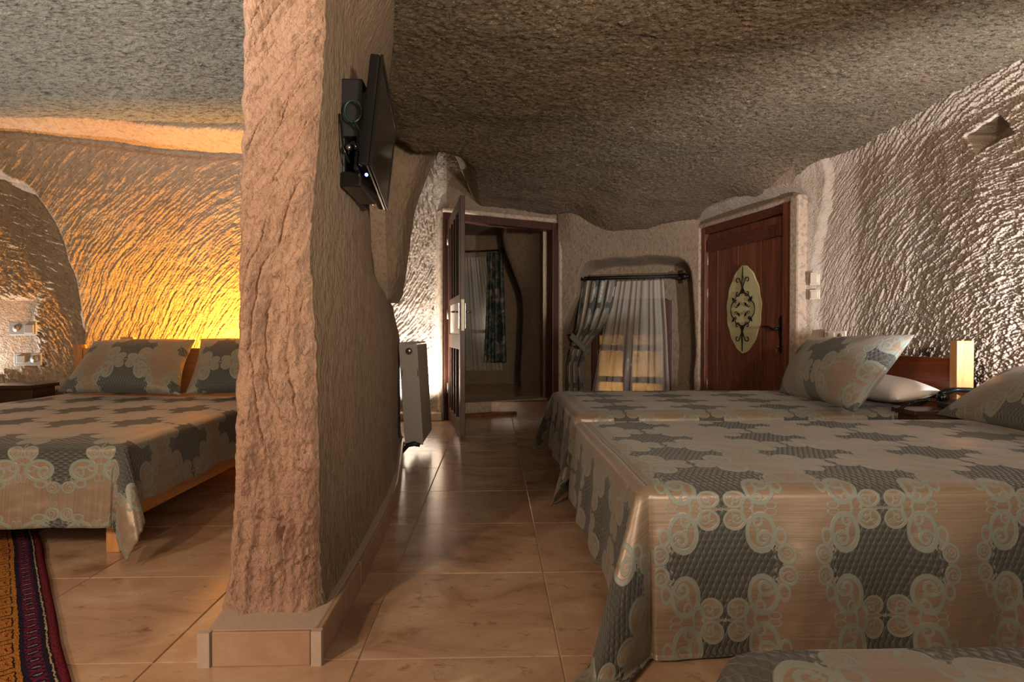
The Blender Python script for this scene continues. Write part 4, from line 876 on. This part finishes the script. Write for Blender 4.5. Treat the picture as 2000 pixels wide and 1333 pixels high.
# ---- telephone
ph = thing('telephone', (2.63, 3.085, .53), 'black desk telephone with handset and coiled cord on the nightstand', 'telephone')
PF = frame((2.63, 3.085, .531), (.94, -.34))
b = MB(PF); b.add([(-.12, -.08, 0), (.11, -.08, 0), (.11, .08, 0), (-.12, .08, 0), (-.12, -.08, .03), (.11, -.08, .055), (.11, .08, .055), (-.12, .08, .03)], [(0, 3, 2, 1), (4, 5, 6, 7), (0, 1, 5, 4), (1, 2, 6, 5), (2, 3, 7, 6), (3, 0, 4, 7)]); b.build('base', 'black_matte', ph, bevel=.006)
b = MB(PF); hsx = [(-.11, .0), (-.085, .022), (-.03, .036), (.03, .036), (.08, .022), (.10, .0)]; b.tube([(x_, .055, .062+z_) for x_, z_ in hsx], .017, 10, [1.25, 1.2, .85, .85, 1.2, 1.25]); b.lathe((-.10, .055, .035), [(.026, 0), (.028, .02), (.022, .038)], n=14); b.lathe((.092, .055, .052), [(.026, 0), (.028, .02), (.022, .038)], n=14); b.build('handset', 'black_gloss', ph)
for i_ in range(4):
    for j_ in range(3):
        b = MB(PF); x_, y_ = -.05+i_*.032, -.055+j_*.028; h_ = .045+x_*.11; b.box((x_, y_, h_-.012), (x_+.02, y_+.016, h_+.004)); b.build('key_button', 'brushed_steel', ph, bevel=.002)
b = MB(); cs = np.linspace(0, 1, 260); pa, pb_ = np.array(PF(-.13, .055, .03)), np.array([2.235, 3.10, .515]); mid = np.array([2.34, 3.08, .60])
b.tube([tuple((1-t)**2*pa+2*t*(1-t)*mid+t*t*pb_+.008*np.array([0, math.cos(t*150), math.sin(t*150)])) for t in cs], .0028, 5); b.build('coiled_cord', 'black_gloss', ph)
# ---- sockets and switches
def plate(name, fr, s0, z0, wd, ht, label, modules, mat='ivory', t0=0.0, group=None, cat='socket'):
    root = thing(name, tuple(fr(s0, t0, z0-ht/2)), label, cat, group)
    b = MB(fr); b.box((s0-wd/2, t0-.012, z0-ht/2), (s0+wd/2, t0+.004, z0+ht/2)); b.build('plate', mat, root, bevel=.004)
    for (k_, ds, dz, r_) in modules:
        if k_ == 'socket':
            b = MB(fr); b.lathe((s0+ds, t0-.014, z0+dz), [(r_, 0), (r_*.98, .004), (r_*.9, .004), (r_*.88, .002)], (0, -1, 0) if 0 else (0, 1, 0), 24); b.build('socket_ring', mat, root)
            b = MB(fr); b.lathe((s0+ds, t0-.0165, z0+dz), [(r_*.86, 0), (r_*.86, .003)], (0, 1, 0), 24); b.build('socket_well', 'ivory_dark', root)
            for q2 in (-1, 1): b = MB(fr); b.lathe((s0+ds+q2*.009, t0-.0185, z0+dz), [(.0028, 0), (.0028, .003)], (0, 1, 0), 8); b.build('pin_hole', 'black_matte', root)
        else:
            b = MB(fr); b.box((s0+ds-r_, t0-.020, z0+dz-r_), (s0+ds+r_, t0-.011, z0+dz+r_)); b.build('rocker', mat, root, bevel=.003)
    return root
SF = frame((-4.2, 4.80, 0), (1, .02))
a = SF.pix(46, 642); plate('socket_plate', SF, a[0], a[2], .215, .110, 'upper silver plate with a power socket and a switch in the alcove', [('socket', -.05, 0, .026), ('rocker', .055, -.005, .036)], 'brushed_steel')
a = SF.pix(56, 702); plate('socket_plate', SF, a[0], a[2], .215, .105, 'lower silver plate with a square and a round socket just above the nightstand', [('rocker', -.052, 0, .030), ('socket', .052, 0, .030)], 'brushed_steel')
ps = path_xy(rp, .1); n0 = Vector((.13, -.16)).normalized()
XF = frame((2.595+.012, 4.895, 0), (.12, -.16))
a = XF.pix(1592, 547, -.03); plate('light_switch', XF, a[0], a[2], .080, .095, 'upper cream card switch beside the entrance door', [('rocker', 0, .004, .026)], 'ivory', -.03, cat='switch')
b = MB(XF); b.box((a[0]-.027, -.058, a[2]-.03), (a[0]+.027, -.050, a[2]+.06)); b.build('key_card', 'ivory', bpy.data.objects['light_switch'], bevel=.002)
a = XF.pix(1592, 576, -.03); plate('light_switch', XF, a[0], a[2], .082, .085, 'lower cream rocker switch beside the entrance door', [('rocker', 0, 0, .028)], 'ivory', -.03, cat='switch')
YF = frame((2.78, 4.55, 0), (.2, -.62))
a = YF.pix(1635, 657, -.05); plate('socket_plate', YF, a[0], a[2], .17, .085, 'cream double socket just above the damask cushion of the far bed', [('rocker', -.04, 0, .028), ('socket', .04, 0, .025)], 'ivory', -.05)
# ---- television
tl, tr_, br_, bl = atY(747, 106, 1.98), atY(773.5, 250, 2.66), atY(751, 409, 2.66), atY(723, 324, 1.98)
exv = (tr_-tl).normalized(); upv = (tl-bl); upl = upv.length; upv = upv.normalized(); nv = exv.cross(upv).normalized()
if nv.x > 0: nv = -nv        # nv points to the wall (-X)
TW, TH = (tr_-tl).length, upl
TVF = lambda s, t, z: bl+exv*s+nv*t+upv*z
tv = thing('television', tuple(TVF(TW/2, .02, 0)), 'black flat television tilted on a wall bracket on the partition', 'television')
def tbox(name, a, b_, mat, parent=tv, bevel=.004): q_ = MB(TVF); q_.box(a, b_); return q_.build(name, mat, parent, bevel=bevel)
tbox('case', (0, .006, 0), (TW, .042, TH), 'black_gloss', bevel=.008)
tbox('screen', (.022, .0, .03), (TW-.022, .0055, TH-.022), 'screen', bevel=.001)
for a, b_ in (((0, -.003, 0), (TW, .006, .030)), ((0, -.003, TH-.022), (TW, .006, TH)), ((0, -.003, .03), (.022, .006, TH-.022)), ((TW-.022, -.003, .03), (TW, .006, TH-.022))): tbox('bezel', a, b_, 'black_gloss', bevel=.002)
tbox('back_housing', (.10, .043, .03), (TW-.12, .075, TH-.09), 'black_matte', bevel=.015)
tbox('speaker_bar', (.04, .043, -.012), (TW-.10, .062, .06), 'black_gloss', bevel=.012)
q_ = MB(TVF); q_.lathe((.006, .02, TH*.0+.01), [(.001, 0), (.008, .001), (.008, .004)], tuple(-exv), 10)
q_ = MB(); lp_ = atY(716, 342, 1.97); q_.lathe(tuple(lp_), [(.006, 0), (.006, .004)], (0, -1, .1), 14); q_.build('power_light', 'led', tv)
br = thing('wall_bracket', (-.58, 2.25, 1.45), 'black tilting wall bracket with cables behind the television', 'bracket')
b = MB(); b.box((-.60, 2.10, 1.48), (-.545, 2.50, 1.86)); b.build('wall_plate', 'black_matte', br, bevel=.006)
p1 = atY(705, 170, 2.1); b = MB(); b.box((-.555, 2.08, 1.66), (-.475, 2.16, 1.87)); b.build('junction_box', 'black_matte', br, bevel=.008)
for dy_ in (0, .27): b = MB(); b.prism([(-.55, 2.15+dy_, 1.80), (-.465, 2.15+dy_, 1.84), (-.465, 2.15+dy_, 1.81), (-.55, 2.15+dy_, 1.60)], (0, .03, 0)); b.build('arm', 'black_matte', br, bevel=.003)
b = MB(); b.box((-.55, 2.06, 1.475), (-.478, 2.35, 1.53)); b.build('receiver_box', 'black_gloss', br, bevel=.008)
b = MB(); b.tube([(-.50+.030*math.cos(a_), 2.04, 1.735+.038*math.sin(a_)) for a_ in np.linspace(0, 2*math.pi, 26)], .004, 8); b.tube([(-.50, 2.04, 1.70), (-.47, 2.03, 1.66), (-.475, 2.04, 1.58), (-.50, 2.05, 1.54)], .004, 8); b.build('cable_loop', 'green_cable', br)
b = MB(); b.tube([(-.545, 2.03, 1.72), (-.535, 2.02, 1.66), (-.53, 2.02, 1.60), (-.51, 2.03, 1.55)], .004, 8); b.tube([(-.52, 2.02, 1.60), (-.49, 2.01, 1.615), (-.48, 2.01, 1.59)], .007, 8); b.build('cable', 'black_gloss', br)
b = MB(); b.lathe((-.505, 1.995, 1.595), [(.009, 0), (.009, .02)], (0, 1, 0), 12); b.build('screw_knob', 'chrome', br)
# ---- heater
ht = thing('radiator', (-.64, 4.7, .1), 'panel radiator seen end on behind the partition, with a round valve hole', 'radiator')
sl_ = lambda z: -.728+.045*(1-(z-.10)/.77)
def hbox(name, xa, xb, ya, yb, z0, z1, mat, bevel=.004):
    b = MB(); b.add([(sl_(z0)+xa, ya, z0), (sl_(z0)+xb, ya, z0), (sl_(z0)+xb, yb, z0), (sl_(z0)+xa, yb, z0), (sl_(z1)+xa, ya, z1), (sl_(z1)+xb, ya, z1), (sl_(z1)+xb, yb, z1), (sl_(z1)+xa, yb, z1)], [(0, 3, 2, 1), (4, 5, 6, 7), (0, 1, 5, 4), (1, 2, 6, 5), (2, 3, 7, 6), (3, 0, 4, 7)]); return b.build(name, mat, ht, bevel=bevel)
ep = hbox('end_plate', 0, .140, 4.34, 4.346, .10, .868, 'heater'); hbox('front_panel', .120, .139, 4.347, 4.95, .11, .86, 'heater'); hbox('rear_panel', .001, .022, 4.347, 4.95, .11, .86, 'heater'); hbox('grille', .010, .130, 4.35, 4.95, .868, .880, 'heater')
for z_ in (.16, .5, .8): hbox('core_tube', .03, .12, 4.36, 4.94, z_-.03, z_+.03, 'black_matte')
b = MB(); b.lathe((sl_(.81)+.075, 4.339, .812), [(.026, 0), (.026, -.003), (.022, -.003)], (0, 1, 0), 24); b.build('valve_hole', 'black_matte', ep)
b = MB(); b.lathe((sl_(.81)+.075, 4.336, .815), [(.016, 0), (.016, -.006), (.008, -.008)], (0, 1, 0), 16); b.build('valve_cap', 'chrome', ep)
for x_ in (.012, .130): b = MB(); xx_ = sl_(.65)+x_; b.box((xx_, 4.337, .62), (xx_+.006, 4.339, .67)); b.build('slot', 'black_matte', ep)
b = MB(); b.box((-.775, 4.36, .14), (-.735, 4.42, .72)); b.build('wall_bracket_strip', 'black_matte', ht)
b = MB(); b.tube([(-.70, 4.33, .045), (-.66, 4.32, .10), (-.61, 4.32, .112), (-.565, 4.32, .10)], .018, 8, [.7, 1, 1.1, .8]); b.build('valve_pipe', 'black_matte', ht)
# ---- rug
e0, e1 = atZ(76, 1050, .012), atZ(126, 1297, .012); dv = (e1-e0); dv.z = 0; dv.normalize(); inn = Vector((dv.y, -dv.x, 0))
if inn.x > 0: inn = -inn
na, nb = 300, 260
aa, bb_ = np.linspace(-.95, 1.6, na), np.linspace(0, 1.25, nb); A, B = np.meshgrid(aa, bb_, indexing='ij')
wv = .012*pn(A*3, 0*A, 0, 300)
P = np.array(e0)[None, None]+A[..., None]*np.array(dv)+(B+wv)[..., None]*np.array(inn); P[..., 2] = .011+.003*pn(A*60, B*60, 0, 301)+.004*pn(A*4, B*4, 0, 302); P[:, 0, 2] = .002
tag(grid('rug', P, 'rug', uv=np.stack([B, A], -1), solid=.006), 'orange kilim rug with a purple, cream and maroon striped border by the left bed', 'rug')
